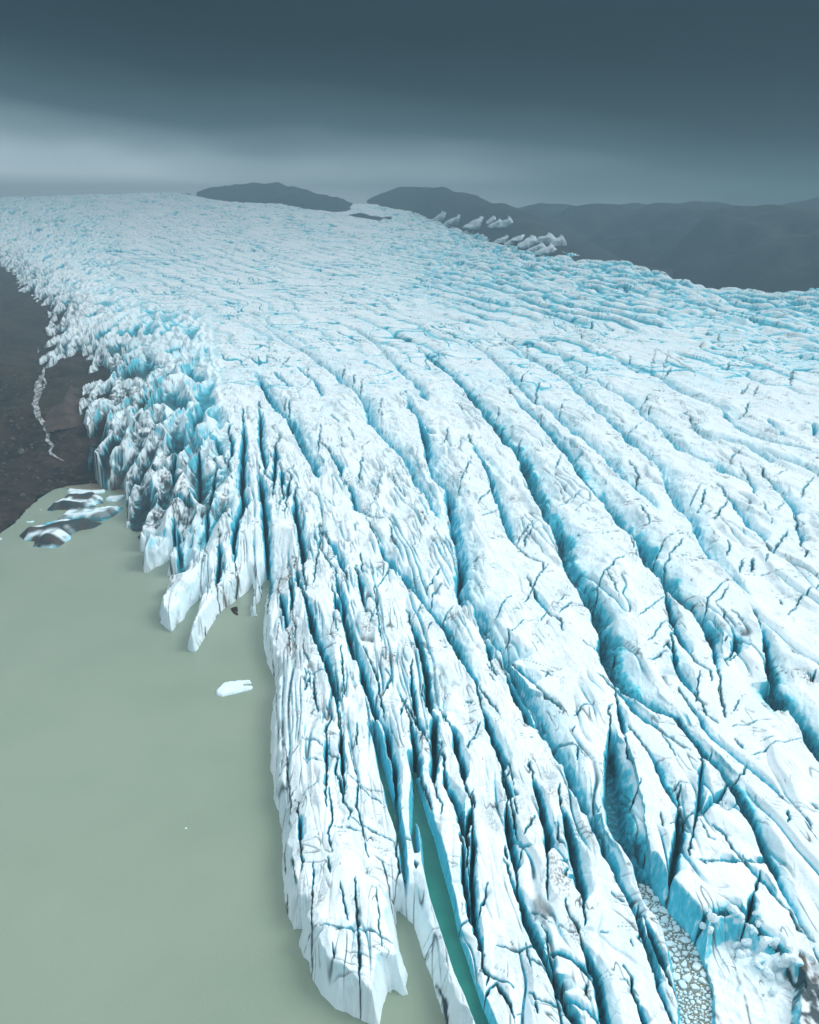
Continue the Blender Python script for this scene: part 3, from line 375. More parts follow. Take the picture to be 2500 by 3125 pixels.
# thin traced cracks
KL = [unproj(pts(k[2])) for k in KK]; kw = [[k[0], k[1]] for k in KK]
for k_, l in enumerate(TRL):                      # hairline continuations of the open crevasses
    m_ = l[:, 1].mean()
    if m_ > 420: continue
    for e0, e1 in ((l[0], l[1]), (l[-1], l[-2])):
        d_ = (e0-e1)/max(np.hypot(*(e0-e1)), 1e-6); L_ = rng.uniform(5, 13)*max(m_/160, .8); n_ = np.array([-d_[1], d_[0]])*rng.uniform(-.12, .12)
        KL.append(np.array([e0-d_*1.2*L_/6, e0, e0+(d_+n_)*L_*.35, e0+(d_-n_)*L_*.7, e0+(d_+n_*.5)*L_])); kw.append([5, .95])
kw = np.array(kw, np.float32)
dK, iK, pK, sK = nearest(XW+.10*fbm(X/.8, Y/1.2, 2, 47), YW+.1*fbm(X/.8, Y/1.2, 2, 48), KL, maxd=8.)
print('cracks', time.time()-_T0)
mpp = np.hypot(RR, CAMH)/F                       # metres per photo pixel
kwid = kw[iK, 0]*.5*mpp*(.35+.65*ss(0, .3, pK)*ss(0, .3, 1-pK))*(1+.7*fbm(X/1.5, Y/1.5, 2, 44))
kk = np.exp(-(dK/np.maximum(kwid*np.interp(RR, [120, 240], [1.0, .8]), .02))**2)*kw[iK, 1]; khalo = np.exp(-(dK/np.maximum(kwid*4, .05))**2)*kw[iK, 1]
Z -= 1.25*kk*np.clip(mpp/.06, .7, 3) + .22*khalo
# margins ----------------------------------------------------------------
pl = unproj(pts(LAKE_EDGE), 1.5)
pleft = unproj(pts(LEFT_EDGE)); pleft[:8] = unproj(pts(LEFT_EDGE)[:8], 4.)
prim = unproj(pts(RIM))
top = np.array([[-700, 3400], [-1500, 3300]]); 
outline = np.concatenate([pl, np.array([[60, 40], [600, 60]]), prim, unproj(pts("X 1250,622 1130,618")), np.array([[-200, 2060], [-420, 2150], [-560, 2330], [-700, 3400], [-1500, 3400]]), pleft[::-1]])
dO, iO, _, _ = nearest(XW*.5+X*.5, YW*.5+Y*.5, [outline], True, maxd=80.)
ins = inside(XW*.5+X*.5, YW*.5+Y*.5, outline); dO = np.where(ins, dO, -dO)
print('outline', time.time()-_T0)
dL, _, _, _ = nearest(XW*.5+X*.5, YW*.5+Y*.5, [pl], maxd=80.)
nl = ss(14, 3, dL-np.abs(dO))*(Y < 520); nearlake = nl > .5
cl = 3.2*(1+.3*fbm(X/4, Y/4, 2, 51))
prof = np.minimum(cl*np.maximum(dO, -2) - 1, 4.5 + .55*np.maximum(dO, 0))
rimf = -.42*np.maximum(14-dO, 0)*np.clip(Y/900, .6, 1.6)
Z = nl*np.minimum(Z, prof + .8*relief) + (1-nl)*(Z + rimf)
Z = np.where(dO < -1.5, np.where(nearlake, -6, Eenv(Y)-34), Z)
Z = np.maximum(Z, np.where((dO > 1) & nearlake, .8, -60))
# open water channels between the strips
chan = np.zeros_like(Z)
for c, hw in CH:
    p = unproj(pts(c), 3.0); n = len(p); hw = np.interp(np.linspace(0, 1, n), np.linspace(0, 1, len(hw)), hw)
    d, _, q, _ = nearest(X*.75+XW*.25, Y*.75+YW*.25, [p], maxd=14.)
    L = np.r_[0, np.cumsum(np.hypot(*np.diff(p, axis=0).T))]; L /= L[-1]
    w = np.interp(q, L, hw)*mpp
    e = d-w; Z = np.where(d < 13.5, np.minimum(Z, -3 + 5.0*np.maximum(e+1.38, 0)), Z); chan = np.maximum(chan, (e < 3)*1.0)
bas = unproj(pts(BASIN), 2.0); dB, _, _, _ = nearest(XW, YW, [bas], True, maxd=20.); inB = inside(XW, YW, bas); dB = np.where(inB, -dB, dB)
Z = np.where(dB < 12, np.minimum(Z, .2 + 3.5*np.maximum(dB+.3, 0)-3.0*(dB < -.3)), Z)
# collapsed low snow floor in the bottom right corner and the dirty mound beyond it
pf = unproj(pts("L 700,760 780,700 860,620 950,560 1050,600 1200,680 1350,780 1450,880 1530,960 1500,1150 1490,1438 X 2420,3300 2185,3300 L 820,1438 800,1150 740,930"), 6.)
dP, _, _, _ = nearest(XW, YW, [pf], True, maxd=20.); inP = inside(XW, YW, pf); dP = np.where(inP, -dP, dP)
flo = 2.3 + .5*fbm(X/5, Y/5, 3, 81) + .25*fbm(X/1.3, Y/1.3, 2, 82)
Z = np.where(dP < 6, np.minimum(Z, flo + 2.6*np.maximum(dP, 0)) , Z); Z = np.where((dP < -.5), np.maximum(Z, flo - 3*np.maximum(1-np.abs(dP), 0)), Z)
Z = np.where((dB < 0), np.minimum(Z, -2.), Z)
pd_ = unproj(pts("L 1560,800 1725,880 X 2700,3000 2700,3300 2420,3300 L 1490,1438 1500,1150 1540,950"), 6.)
dG, _, _, _ = nearest(XW, YW, [pd_], True, maxd=20.); inG = inside(XW, YW, pd_); dG = np.where(inG, -dG, dG)
Z = np.where(dG < 6, np.minimum(Z, 5.5 + .8*fbm(X/3, Y/3, 4, 83) + 2.4*np.maximum(dG, 0)), Z)
Z += (.06*fbm(X/.9, Y/1.4, 3, 95))*np.clip(RR/200, .6, 4)
# ------------------------------------------------------------------ ice colour per point: blue ice, dirt and painted shade
gz = np.gradient(Z); dx_ = np.hypot(np.gradient(X, axis=1), np.gradient(Y, axis=1)); dy_ = np.gradient(RR, axis=0)
slope = np.hypot(gz[1]/dx_, gz[0]/dy_)
n1 = fbm(X/3.2, Y/4.5, 4, 101); n2 = fbm(X/14, Y/18, 3, 102)
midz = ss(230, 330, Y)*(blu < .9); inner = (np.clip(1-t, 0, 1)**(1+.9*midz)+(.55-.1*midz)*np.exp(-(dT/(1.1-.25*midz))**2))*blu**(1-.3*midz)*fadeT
fresh_shade = ss(.42, 1.02, inner + .16*n1 + .10*n2)*.95                        # clean blue ice in the crevasse walls, with depth shade painted in
fresh_shade = np.maximum(fresh_shade, 1.0*np.minimum(cvf*1.4, 1)*upper*(1-chaos))
fresh_shade = np.maximum(fresh_shade, np.clip(chaos*ss(.35, .95, lowz+.15*n1)*.8, 0, 1))
fresh_shade = np.maximum(fresh_shade, .42*ss(1.2, 3.2, slope)*(Y < 600)*ss(.5, 5, dO))
fresh_shade = np.maximum(fresh_shade, ser*.5*ss(.35, .0, d2-d1))
tint = np.clip(.14 + .16*n2 + .16*ss(.2, 1.0, slope)*mid + .32*ss(0, .3, 1-t)*fadeT*mid*(.5+.5*right) + .2*(1-t)*fadeT*mid + .45*ss(.1, .9, fbm(X/70, Y/40, 3, 110)+.15*(X > 0))*upper, 0, 1)*.9  # wall faces painted bluer than the tops, imitating their shading
dirt_shade = np.maximum(np.clip(kk*1.7, 0, 1), .9*fine*ss(-.1, .5, n2+.3))  # dark of the cracks drawn into the colour
dirt_shade = np.maximum(dirt_shade, np.maximum(.85*find*ss(-.5, .3, n1), .5*tick)*(1-chaos))
fresh_shade = np.maximum(fresh_shade, .9*seam); dirt_shade = np.maximum(dirt_shade, .75*tk3)
dirt_shade = np.maximum(dirt_shade, .55*ss(.55, 1., cvf)*upper*(1-chaos)*ss(-.2, .5, n2+n1*.4))
dirt_shade = np.maximum(dirt_shade, .85*ss(.80, 1.0, 1-dT/1.1*np.where(right, 1, 1.3))*taper*ss(-.35, .25, n1))  # shade at the crevasse bottoms painted in as dark colour
sp = fbm(X/1.0, Y/1.8, 3, 104)
dirt_shade = np.maximum(dirt_shade, khalo*.75*ss(.05, .7, sp+.15)*ss(-.2, .4, n2+.1))
dirt_shade = np.maximum(dirt_shade, .55*ss(.75, 1.15, ridged((S+4*n1*.6)/1.1, Y/16, 2, 105)+.2*n2)*ss(.2, .6, pn(X/12, Y/16, 106))*(Y < 700)*.5)
lp = np.exp(-((uu-(330+.05*(vv-1300)))/170)**2)*ss(1000, 1300, vv)*(1-ss(1650, 1800, vv))
dirtzone = np.clip(ss(85, -5, dO-12*n1)*(uu < 700)*(vv < 1560)*(vv > 620) + .7*lp, 0, 1)
dirt_shade = np.maximum(dirt_shade, dirtzone*ss(.15, .9, .75*lowz+.40*sp+.45*n1+.30*dirtzone))
dirt_shade = np.maximum(dirt_shade, chaos*.6*ss(.6, 1.0, lowz+.25*n1+.15*sp))
dirt_shade = np.maximum(dirt_shade, (dG < 0)*ss(-.6, .1, n1+.4*sp)*.95)
warm = np.clip(ss(.2, .7, fbm(X/9, Y/12, 2, 111)), 0, 1)
sf_ = fbm(X/.42, Y/.75, 4, 204, .65)
# brown silt patches seen on the ice (photo places)
for (pu, pv, rad, k) in [(1195,2015,26,1.),(1120,1925,22,.8),(1175,1985,16,.9),(870,1745,18,.8),(1005,1690,16,.8),(1125,2660,10,.9),(1710,2690,34,.8),(1690,2640,22,.6),(1755,2840,22,.8),(2075,1620,8,.9),(1945,1450,10,.9),(2250,1385,14,1.),(2470,2070,18,.9),(1790,3030,14,1.),(980,2740,14,.7),(1085,2760,14,.6),(2155,2010,8,.8),(1385,1880,16,.9),(1490,1930,12,.9),(1680,2420,14,.7),(1730,2440,18,.6),(1620,2510,16,.7),(2290,1740,12,.8),(2130,1740,12,.7),(1330,1650,14,.7),(1460,2960,16,.4),(2060,2400,18,.7),(2130,2440,16,.6)]:
    c = unproj(np.array([[pu, pv]]))[0]; r = rad*np.hypot(c[1], CAMH)/F
    g = np.exp(-(((X-c[0])/r)**2+((Y-c[1])/(r*1.8))**2)); dirt_shade = np.maximum(dirt_shade, k*g**.7*ss(-.05, .7, sf_+g*.35)); warm = np.maximum(warm, g)
dirt_shade = np.clip(dirt_shade, 0, 1)
print('fields', time.time()-_T0, X.shape)
# ------------------------------------------------------------------ materials
def mat(name):
    m = bpy.data.materials.new(name); m.use_nodes = True; nt = m.node_tree; b = nt.nodes['Principled BSDF']
    return m, nt, b
def noise_node(nt, scale, detail=5, rough=.55, coord='Object', stretch=(1, 1, 1)):
    t = nt.nodes.new('ShaderNodeTexCoord'); mp = nt.nodes.new('ShaderNodeMapping'); mp.inputs['Scale'].default_value = stretch
    n = nt.nodes.new('ShaderNodeTexNoise'); n.inputs['Scale'].default_value = scale; n.inputs['Detail'].default_value = detail; n.inputs['Roughness'].default_value = rough
    nt.links.new(t.outputs[coord], mp.inputs[0]); nt.links.new(mp.outputs[0], n.inputs[0]); return n
def mixc(nt, fac, a, b):
    m = nt.nodes.new('ShaderNodeMixRGB')
    for i, s in enumerate((fac, a, b)):
        if isinstance(s, bpy.types.NodeSocket): nt.links.new(s, m.inputs[i])
        elif i == 0: m.inputs[0].default_value = s
        else: m.inputs[i].default_value = (*s, 1)
    return m.outputs[0]
def attr(nt, name):
    a = nt.nodes.new('ShaderNodeAttribute'); a.attribute_name = name; return a.outputs['Fac']
def bump(nt, b, h, strength, dist):
    n = nt.nodes.new('ShaderNodeBump'); n.inputs['Strength'].default_value = strength; n.inputs['Distance'].default_value = dist
    nt.links.new(h, n.inputs['Height']); nt.links.new(n.outputs[0], b.inputs['Normal'])
def mrange(nt, s, a, b, c=0., d=1.):
    m = nt.nodes.new('ShaderNodeMapRange'); m.inputs[1].default_value = a; m.inputs[2].default_value = b; m.inputs[3].default_value = c; m.inputs[4].default_value = d
    nt.links.new(s, m.inputs[0]); return m.outputs[0]
WHITE, PALE, BLUE, DEEP_SHADE = (.90,.955,.975), (.52,.83,.93), (.015,.43,.57), (.002,.13,.19)  # last colour paints the shade deep in the crevasses
def ice_mat(name='glacier_ice', attrs=True):
    m, nt, b = mat(name)
    n = noise_node(nt, .9, 8, .62, stretch=(1, 1, .5)); nf = noise_node(nt, 5.0, 6, .7, stretch=(1, .35, .4))
    if attrs:
        bl, ti, di, wa = attr(nt, 'fresh_shade'), attr(nt, 'tint'), attr(nt, 'dirt_shade'), attr(nt, 'warm')
    else:
        g = noise_node(nt, .35, 4, .6); bl = mrange(nt, g.outputs[0], .52, .78, 0, .8); ti = mrange(nt, n.outputs[0], .3, .7, .05, .5)
        g2 = noise_node(nt, .8, 8, .7, stretch=(1, 2, .6)); di = mrange(nt, g2.outputs[0], .60, .68, 0, .75); wa = mrange(nt, g.outputs[0], .3, .7)
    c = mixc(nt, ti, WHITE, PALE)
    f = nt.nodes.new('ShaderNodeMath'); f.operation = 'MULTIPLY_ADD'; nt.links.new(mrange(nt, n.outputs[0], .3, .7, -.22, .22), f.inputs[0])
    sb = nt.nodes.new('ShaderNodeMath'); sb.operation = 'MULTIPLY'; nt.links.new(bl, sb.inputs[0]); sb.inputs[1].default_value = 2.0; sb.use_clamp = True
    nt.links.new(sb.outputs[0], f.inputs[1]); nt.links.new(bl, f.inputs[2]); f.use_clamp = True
    r = nt.nodes.new('ShaderNodeValToRGB'); ramp(r, [(0, PALE), (.38, (.09,.61,.76)), (.7, BLUE), (1, DEEP_SHADE)]); nt.links.new(f.outputs[0], r.inputs[0])
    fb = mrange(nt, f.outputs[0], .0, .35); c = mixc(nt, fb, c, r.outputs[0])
    gr = mrange(nt, nf.outputs[0], .42, .72, 0, .16); c = mixc(nt, gr, c, (.50,.74,.83))
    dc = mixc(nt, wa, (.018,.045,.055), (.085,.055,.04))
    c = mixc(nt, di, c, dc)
    nt.links.new(c, b.inputs['Base Color']); b.inputs['Roughness'].default_value = .55; b.inputs['Specular IOR Level'].default_value = .25
    bn = nt.nodes.new('ShaderNodeMath'); bn.operation = 'ADD'; nt.links.new(n.outputs[0], bn.inputs[0]); nt.links.new(nf.outputs[0], bn.inputs[1])
    bump(nt, b, bn.outputs[0], .55, .35)
    return m
ICE = ice_mat(); ICE2 = ice_mat('berg_ice', False)
# ------------------------------------------------------------------ mesh making
def add_attr(me, name, v):
    a = me.attributes.new(name, 'FLOAT', 'POINT'); a.data.foreach_set('value', np.ascontiguousarray(v, np.float32))
def grid_mesh(name, faces, ok=None):
    """faces: boolean (NR-1,NA-1) mask of the cells to keep"""
    ii, jj = np.nonzero(faces)
    if len(ii) == 0: return None
    q = np.stack([ii*NA+jj, ii*NA+jj+1, (ii+1)*NA+jj+1, (ii+1)*NA+jj], 1)
    used, inv = np.unique(q.ravel(), return_inverse=True)
    me = bpy.data.meshes.new(name); me.vertices.add(len(used)); me.loops.add(q.size); me.polygons.add(len(q))
    co = np.stack([X.ravel()[used], Y.ravel()[used], Z.ravel()[used]], 1).astype(np.float32)
    me.vertices.foreach_set('co', co.ravel()); me.loops.foreach_set('vertex_index', inv.astype(np.int32).ravel())
    me.polygons.foreach_set('loop_start', np.arange(0, q.size, 4, dtype=np.int32)); me.polygons.foreach_set('use_smooth', np.ones(len(q), bool))
    for nme, A in (('fresh_shade', fresh_shade), ('tint', tint), ('dirt_shade', dirt_shade), ('warm', warm)): add_attr(me, nme, A.ravel()[used])
    me.update(calc_edges=True); return me
def tag(o, label=None, cat=None, group=None, kind=None):
    if label: o['label'] = label
    if cat: o['category'] = cat
    if group: o['group'] = group
    if kind: o['kind'] = kind
    return o
def link(name, me, m):
    o = bpy.data.objects.new(name, me); SC.collection.objects.link(o)
    if m is not None and not me.materials: me.materials.append(m)
    return o
Xc = .25*(X[1:, 1:]+X[:-1, 1:]+X[1:, :-1]+X[:-1, :-1]); Yc = .25*(Y[1:, 1:]+Y[:-1, 1:]+Y[1:, :-1]+Y[:-1, :-1])
zmx = np.maximum(np.maximum(Z[1:, 1:], Z[:-1, 1:]), np.maximum(Z[1:, :-1], Z[:-1, :-1]))
dOc = dO[1:, 1:]
keep = (zmx > -.6) & (dOc > -2.5) & (nearlake[1:, 1:] | (dOc > -1.4)); own = np.zeros(keep.shape, np.int16)
PIECES = [
 ('ice_block', 'large rounded white ice block cracked off the end of the snout, lowest in the lake', 'ice block', "J 430,845 412,760 435,690 450,570 560,580 740,630 870,610 960,630 1050,680 1240,725 1400,900 1330,1200 1150,1300 1080,1500 700,1500 300,1100 380,900"),
 ('ice_block', 'small rounded lobe of ice at the upper left corner of the broken snout block', 'ice block', "J 350,575 450,575 435,690 412,760 425,845 380,880 250,760 260,620"),
 ('ice_slab', 'narrow white ice slab between the brown inlet and the wide green channel, below the cross crack', 'ice slab', "J 1345,665 1440,622 1565,645 1590,700 1660,850 1800,1150 X 1470,3250 1500,3500 1350,3500 J 1500,1300 1420,1000"),
 ('ice_slab', 'long ice slab pinched between the thin dark crevasse and the wide green channel, with a short black gash near its lower end', 'ice slab', "G 1442,1235 1500,1215 1590,1262 J 1335,-10 X 1300,2660 1315,2720 1340,2800 1352,2850 J 1565,645 1440,622 1345,665 1290,450 1270,330 1250,150"),
 ('ice_slab', 'upright white ice slab with a rounded lower end just above the cross crack between the two green channels', 'ice slab', "G 1415,700 1500,680 1600,700 1612,850 1602,1000 1600,1150 1592,1262 1500,1215 1442,1235 1425,1000"),
 ('ice_slab', 'thin sliver of ice leaning along the left bank of the wide green channel', 'ice slab', "G 1612,850 1630,780 1680,1000 1710,1290 1596,1290 1602,1000"),
 ('ice_finger', 'stubby smooth white ice finger, first from the left along the lake front', 'ice finger', "M 420,1060 480,1000 540,940 600,840 640,850 735,915 755,1000 700,1080 520,1200 420,1160"),
 ('ice_finger', 'short blue-grey pointed ice finger between the stubby white one and the long pale one', 'ice finger', "M 770,1000 825,920 870,985 900,1040 885,1115 840,1240 650,1220 650,1150 715,1060"),
 ('ice_finger', 'long pale ice finger with a black gash along its tip', 'ice finger', "M 940,1030 970,850 1050,800 1095,880 1100,1000 1095,1150 1040,1270 1000,1340 880,1460 840,1560 720,1670 560,1600 560,1450 690,1375 740,1350 790,1310 810,1290 815,1200 860,1110"),
 ('ice_lump', 'small bluish ice lump leaning on the left side of the long pale finger', 'ice block', "M 640,1370 660,1270 750,1230 800,1290 750,1340 700,1380"),
 ('ice_finger', 'longest narrow ice finger with cross bands and a dark crack along its left side', 'ice finger', "M 1105,1060 1180,1180 1230,1290 1250,1420 1180,1460 1080,1580 1030,1680 940,1830 820,1800 840,1660 960,1340 1060,1270"),
 ('ice_finger', 'thin curling ribbon of ice hanging down to the water beside the main front', 'ice finger', "M 1388,1240 1470,1225 1460,1390 1440,1540 1340,1530 1340,1440 1385,1350"),
]
for k, p in enumerate(PIECES):
    own[inside(Xc, Yc, unproj(pts(p[3]), 4.0)) & (Yc < 420)] = k+1
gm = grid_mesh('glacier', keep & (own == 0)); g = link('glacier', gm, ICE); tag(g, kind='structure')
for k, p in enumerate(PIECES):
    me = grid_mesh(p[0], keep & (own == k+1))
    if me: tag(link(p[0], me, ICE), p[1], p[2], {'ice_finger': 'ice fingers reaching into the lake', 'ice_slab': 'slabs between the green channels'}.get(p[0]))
print('ice', time.time()-_T0, len(gm.vertices))
def height_at(x, y):
    r = math.hypot(x, y); a = math.atan2(x, y); i = int(np.clip(np.searchsorted(rows, r), 0, NR-1)); j = int(np.clip(np.searchsorted(az, a), 0, NA-1)); return float(Z[i, j])
# ------------------------------------------------------------------ water
def plane(name, x0, x1, y0, y1, z, m):
    me = bpy.data.meshes.new(name); me.from_pydata([(x0, y0, z), (x1, y0, z), (x1, y1, z), (x0, y1, z)], [], [(0, 1, 2, 3)]); return link(name, me, m)
m, nt, b = mat('silty_water'); n = noise_node(nt, .02, 3); n2_ = noise_node(nt, 2.2, 5, .7)
nt.links.new(mixc(nt, mrange(nt, n.outputs[0], .35, .65), (.215,.28,.21), (.25,.31,.24)), b.inputs['Base Color'])
b.inputs['Roughness'].default_value = .14; b.inputs['IOR'].default_value = 1.33; bump(nt, b, n2_.outputs[0], .5, .12)
lake = plane('lake_water', -1500, 1500, -200, 470, 0, m); tag(lake, kind='structure')
m, nt, b = mat('green_meltwater'); n = noise_node(nt, .25, 4)
nt.links.new(mixc(nt, mrange(nt, n.outputs[0], .3, .7), (.004,.14,.125), (.012,.20,.15)), b.inputs['Base Color']); b.inputs['Roughness'].default_value = .3; b.inputs['IOR'].default_value = 1.33
CHNAMES = ['meltwater_channel', 'meltwater_channel', 'meltwater_channel']
for ci, ((c, hw), nm) in enumerate(zip(CH, CHNAMES)):
    p = unproj(pts(c), 3.0); hw = np.interp(np.linspace(0, 1, len(p)), np.linspace(0, 1, len(hw)), hw)*np.hypot(p[:, 1], CAMH)/F + .75
    d = np.gradient(p, axis=0); d /= np.hypot(*d.T)[:, None]; nn = np.stack([-d[:, 1], d[:, 0]], 1); vs = []
    for a, w, q in zip(p, hw, nn): vs += [(*(a+q*w), 3.9+.06*ci), (*(a-q*w), 3.9+.06*ci)]
    if ci == 0: vs = [(x_, y_, z_-.3) for x_, y_, z_ in vs[:24]]
    me = bpy.data.meshes.new(nm); me.from_pydata(vs, [], [(2*i, 2*i+1, 2*i+3, 2*i+2) for i in range(len(vs)//2-1)]); tag(link(nm, me, m), kind='structure')
# ------------------------------------------------------------------ land, hills
def land_grid(name, az0, az1, na, r0, r1, nr, fz, m, attrs=None):
    rr = np.geomspace(r0, r1, nr); aa = np.radians(np.linspace(az0, az1, na)); R, A = np.meshgrid(rr, aa, indexing='ij'); x = R*np.sin(A); y = R*np.cos(A)
    z, msk = fz(x, y); k = np.arange(nr*na).reshape(nr, na)
    ok = (msk[1:, 1:] | msk[:-1, :-1] | msk[1:, :-1] | msk[:-1, 1:]); q = np.stack([k[:-1, :-1][ok], k[:-1, 1:][ok], k[1:, 1:][ok], k[1:, :-1][ok]], 1)
    used, inv = np.unique(q.ravel(), return_inverse=True); me = bpy.data.meshes.new(name); me.vertices.add(len(used)); me.loops.add(q.size); me.polygons.add(len(q))
    me.vertices.foreach_set('co', np.stack([x.ravel()[used], y.ravel()[used], z.ravel()[used]], 1).astype(np.float32).ravel()); me.loops.foreach_set('vertex_index', inv.astype(np.int32).ravel())
    me.polygons.foreach_set('loop_start', np.arange(0, q.size, 4, dtype=np.int32)); me.polygons.foreach_set('use_smooth', np.ones(len(q), bool)); me.update(calc_edges=True)
    return link(name, me, m)
m, nt, b = mat('scree'); n = noise_node(nt, .05, 8, .65); n2_ = noise_node(nt, .35, 10, .8); n3_ = noise_node(nt, .012, 3)
c = mixc(nt, mrange(nt, n.outputs[0], .35, .65), (.018,.012,.010), (.075,.046,.034)); c = mixc(nt, mrange(nt, n2_.outputs[0], .55, .66), c, (.20,.17,.155)); c = mixc(nt, mrange(nt, n2_.outputs[0], .48, .30), c, (.010,.012,.015))
c = mixc(nt, mrange(nt, n3_.outputs[0], .50, .7, 0, .5), c, (.06,.065,.045)); nt.links.new(c, b.inputs['Base Color']); b.inputs['Roughness'].default_value = .9; b.inputs['Specular IOR Level'].default_value = .15
bump(nt, b, n2_.outputs[0], 1.0, 3.0); SCREE = m
shore = unproj(pts("X -900,2050 -500,1860 N -300,1440 0,1282 60,1240 110,1200 180,1120 250,1062 340,1003 420,985 500,975 560,968 640,975 700,985 790,1000"), 0.)
landpoly = np.concatenate([shore, np.array([[-60, 470], [400, 3400], [-3000, 3400], [-3000, 100]])])
def fland(x, y):
    d, _, _, _ = nearest(x, y, [shore], maxd=900.); i = inside(x, y, landpoly); d = np.where(i, d, -d)
    z = -1.5 + .16*np.minimum(d, 60) + .09*np.maximum(d, 0) + 6.0*ss(8, 70, d)*fbm(x/45, y/60, 5, 201) + 1.3*fbm(x/9, y/9, 4, 202)*ss(-4, 8, d)+1.1
    z = z + .10*np.maximum(y-560, 0)*0.6 + .55*np.maximum(-x-330, 0)*.35
    g_, _, _, _ = nearest(x, y, [outline], True, maxd=700.); g_ = np.where(inside(x, y, outline), -g_, g_)
    z = np.minimum(z, Eenv(y) - 5 + .30*g_ - 6*(g_ < -3))
    z = np.where(z > 110, 110+45*np.tanh((z-110)/200), z)
    z = np.maximum(z, (Eenv(y)-4.5+1.8*fbm(x/12, y/12, 4, 207))*ss(75, 10, np.abs(g_))*ss(14, 60, d))
    z = np.where(d < 0, np.minimum(z, -.5+.3*d), z)
    return z, (i | (d > -6)) & (x < 60)
ground = land_grid('ground', -60, 6, 420, 200, 2420, 500, fland, SCREE); tag(ground, kind='structure')
# silt flat in the corner of the lake
m, nt, b = mat('brown_silt'); n = noise_node(nt, .3, 5); nt.links.new(mixc(nt, mrange(nt, n.outputs[0], .35, .65), (.20,.16,.10), (.27,.22,.14)), b.inputs['Base Color']); b.inputs['Roughness'].default_value = .4; SILT = m
sp_poly = unproj(pts("N 400,992 440,980 500,985 560,965 620,975 660,935 690,945 700,985 750,990 800,1005 790,1035 740,1025 700,1000 640,1005 560,1005 500,1003 440,998"), 0.); me = bpy.data.meshes.new('mud_bank')
me.from_pydata([(a, b_, .12) for a, b_ in sp_poly], [], [tuple(range(len(sp_poly)))]); tag(link('mud_bank', me, SILT), kind='structure')
# valley floor and mountain flank on the right, lost in the cloud
m, nt, b = mat('dark_mountain'); n = noise_node(nt, .004, 8, .6); n2_ = noise_node(nt, .03, 8, .7)
c = mixc(nt, mrange(nt, n.outputs[0], .35, .65), (.022,.030,.040), (.045,.055,.055)); c = mixc(nt, mrange(nt, n2_.outputs[0], .55, .75, 0, .6), c, (.075,.085,.075)); nt.links.new(c, b.inputs['Base Color']); b.inputs['Roughness'].default_value = .95; b.inputs['Specular IOR Level'].default_value = .1
bump(nt, b, n2_.outputs[0], .8, 6); ROCK = m
def fmt(x, y):
    s = x - (133+(1650-y)*.33)
    z = -12 + .75*np.maximum(s-45, 0)*(1+.35*fbm(x/120, y/160, 3, 303)) + 5*fbm(x/40, y/40, 4, 302)*ss(20, 90, s)
    cap = 128 + 40*ss(1500, 900, y) + 22*fbm(x/260, y/300, 4, 301); z = np.where(z > cap-40, cap-40+40*np.tanh((z-cap+40)/80), z); z = np.minimum(z, 190)
    return z, (s > 8)
mt = land_grid('mountain', -6, 48, 360, 560, 2600, 280, fmt, ROCK); tag(mt, kind='structure')
# ------------------------------------------------------------------ nunataks
def nunatak(name, prof, y0, depth, hgt_extra=0):
    """dark rock hill: outline given by photo columns (u, v bottom, v top); built at its real distance with a real back side"""
    prof = np.array(prof, float); n = 90; uu_ = np.linspace(prof[0, 0], prof[-1, 0], n); vb = np.interp(uu_, prof[:, 0], prof[:, 1]); vt = np.interp(uu_, prof[:, 0], prof[:, 2])
    vs = []; fs = []; M = 30
    for k, (u, a, b_) in enumerate(zip(uu_, vb, vt)):
        p = unproj(np.array([[u, a]]))[0]; zb = float(Eenv(p[1])); dx, dy, dz = ray(u, b_)
        yt = p[1] + depth*.5; tt = yt/dy; zt = CAMH + dz*tt; zb2 = zb
        for q in range(M):
            f = q/(M-1); yy = p[1] + f*depth; h = math.sin(math.pi*min(f, 1))**.8; xx = p[0]*(yy/p[1])
            zz = zb - 12 + (max(zt-zb, 1)+12)*h
            zz += 7*mnoise.fractal((xx/60, yy/60, 3), 1, 2, 5)*min(1, h*2)
            vs.append((xx, yy, zz))
    for a in range(n-1):
        for b2 in range(M-1): i = a*M+b2; fs.append((i, i+M, i+M+1, i+1))
    me = bpy.data.meshes.new(name); me.from_pydata(vs, [], fs)
    for p_ in me.polygons: p_.use_smooth = True
    return link(name, me, ROCK)
nk = nunatak('rock_outcrop', [(600,590,590),(640,595,577),(700,602,566),(780,612,560),(850,625,563),(900,635,572),(960,645,588),(1030,655,606),(1085,645,625),(1110,645,640)], 0, 420)
tag(nk, 'long dark rock hump rising out of the ice near the skyline', 'rock outcrop')
nk2 = nunatak('rock_outcrop', [(1010,655,652),(1060,662,654),(1100,668,658),(1150,678,662),(1195,675,666)], 0, 90); tag(nk2, 'small low dark rock rib just in front of the rock hump', 'rock outcrop')
nk3 = nunatak('hillside', [(1120,632,612),(1180,640,585),(1260,655,568),(1350,690,575),(1450,730,600),(1600,790,650),(1750,830,720),(1900,858,800),(2050,880,876)], 0, 500); tag(nk3, kind='structure')

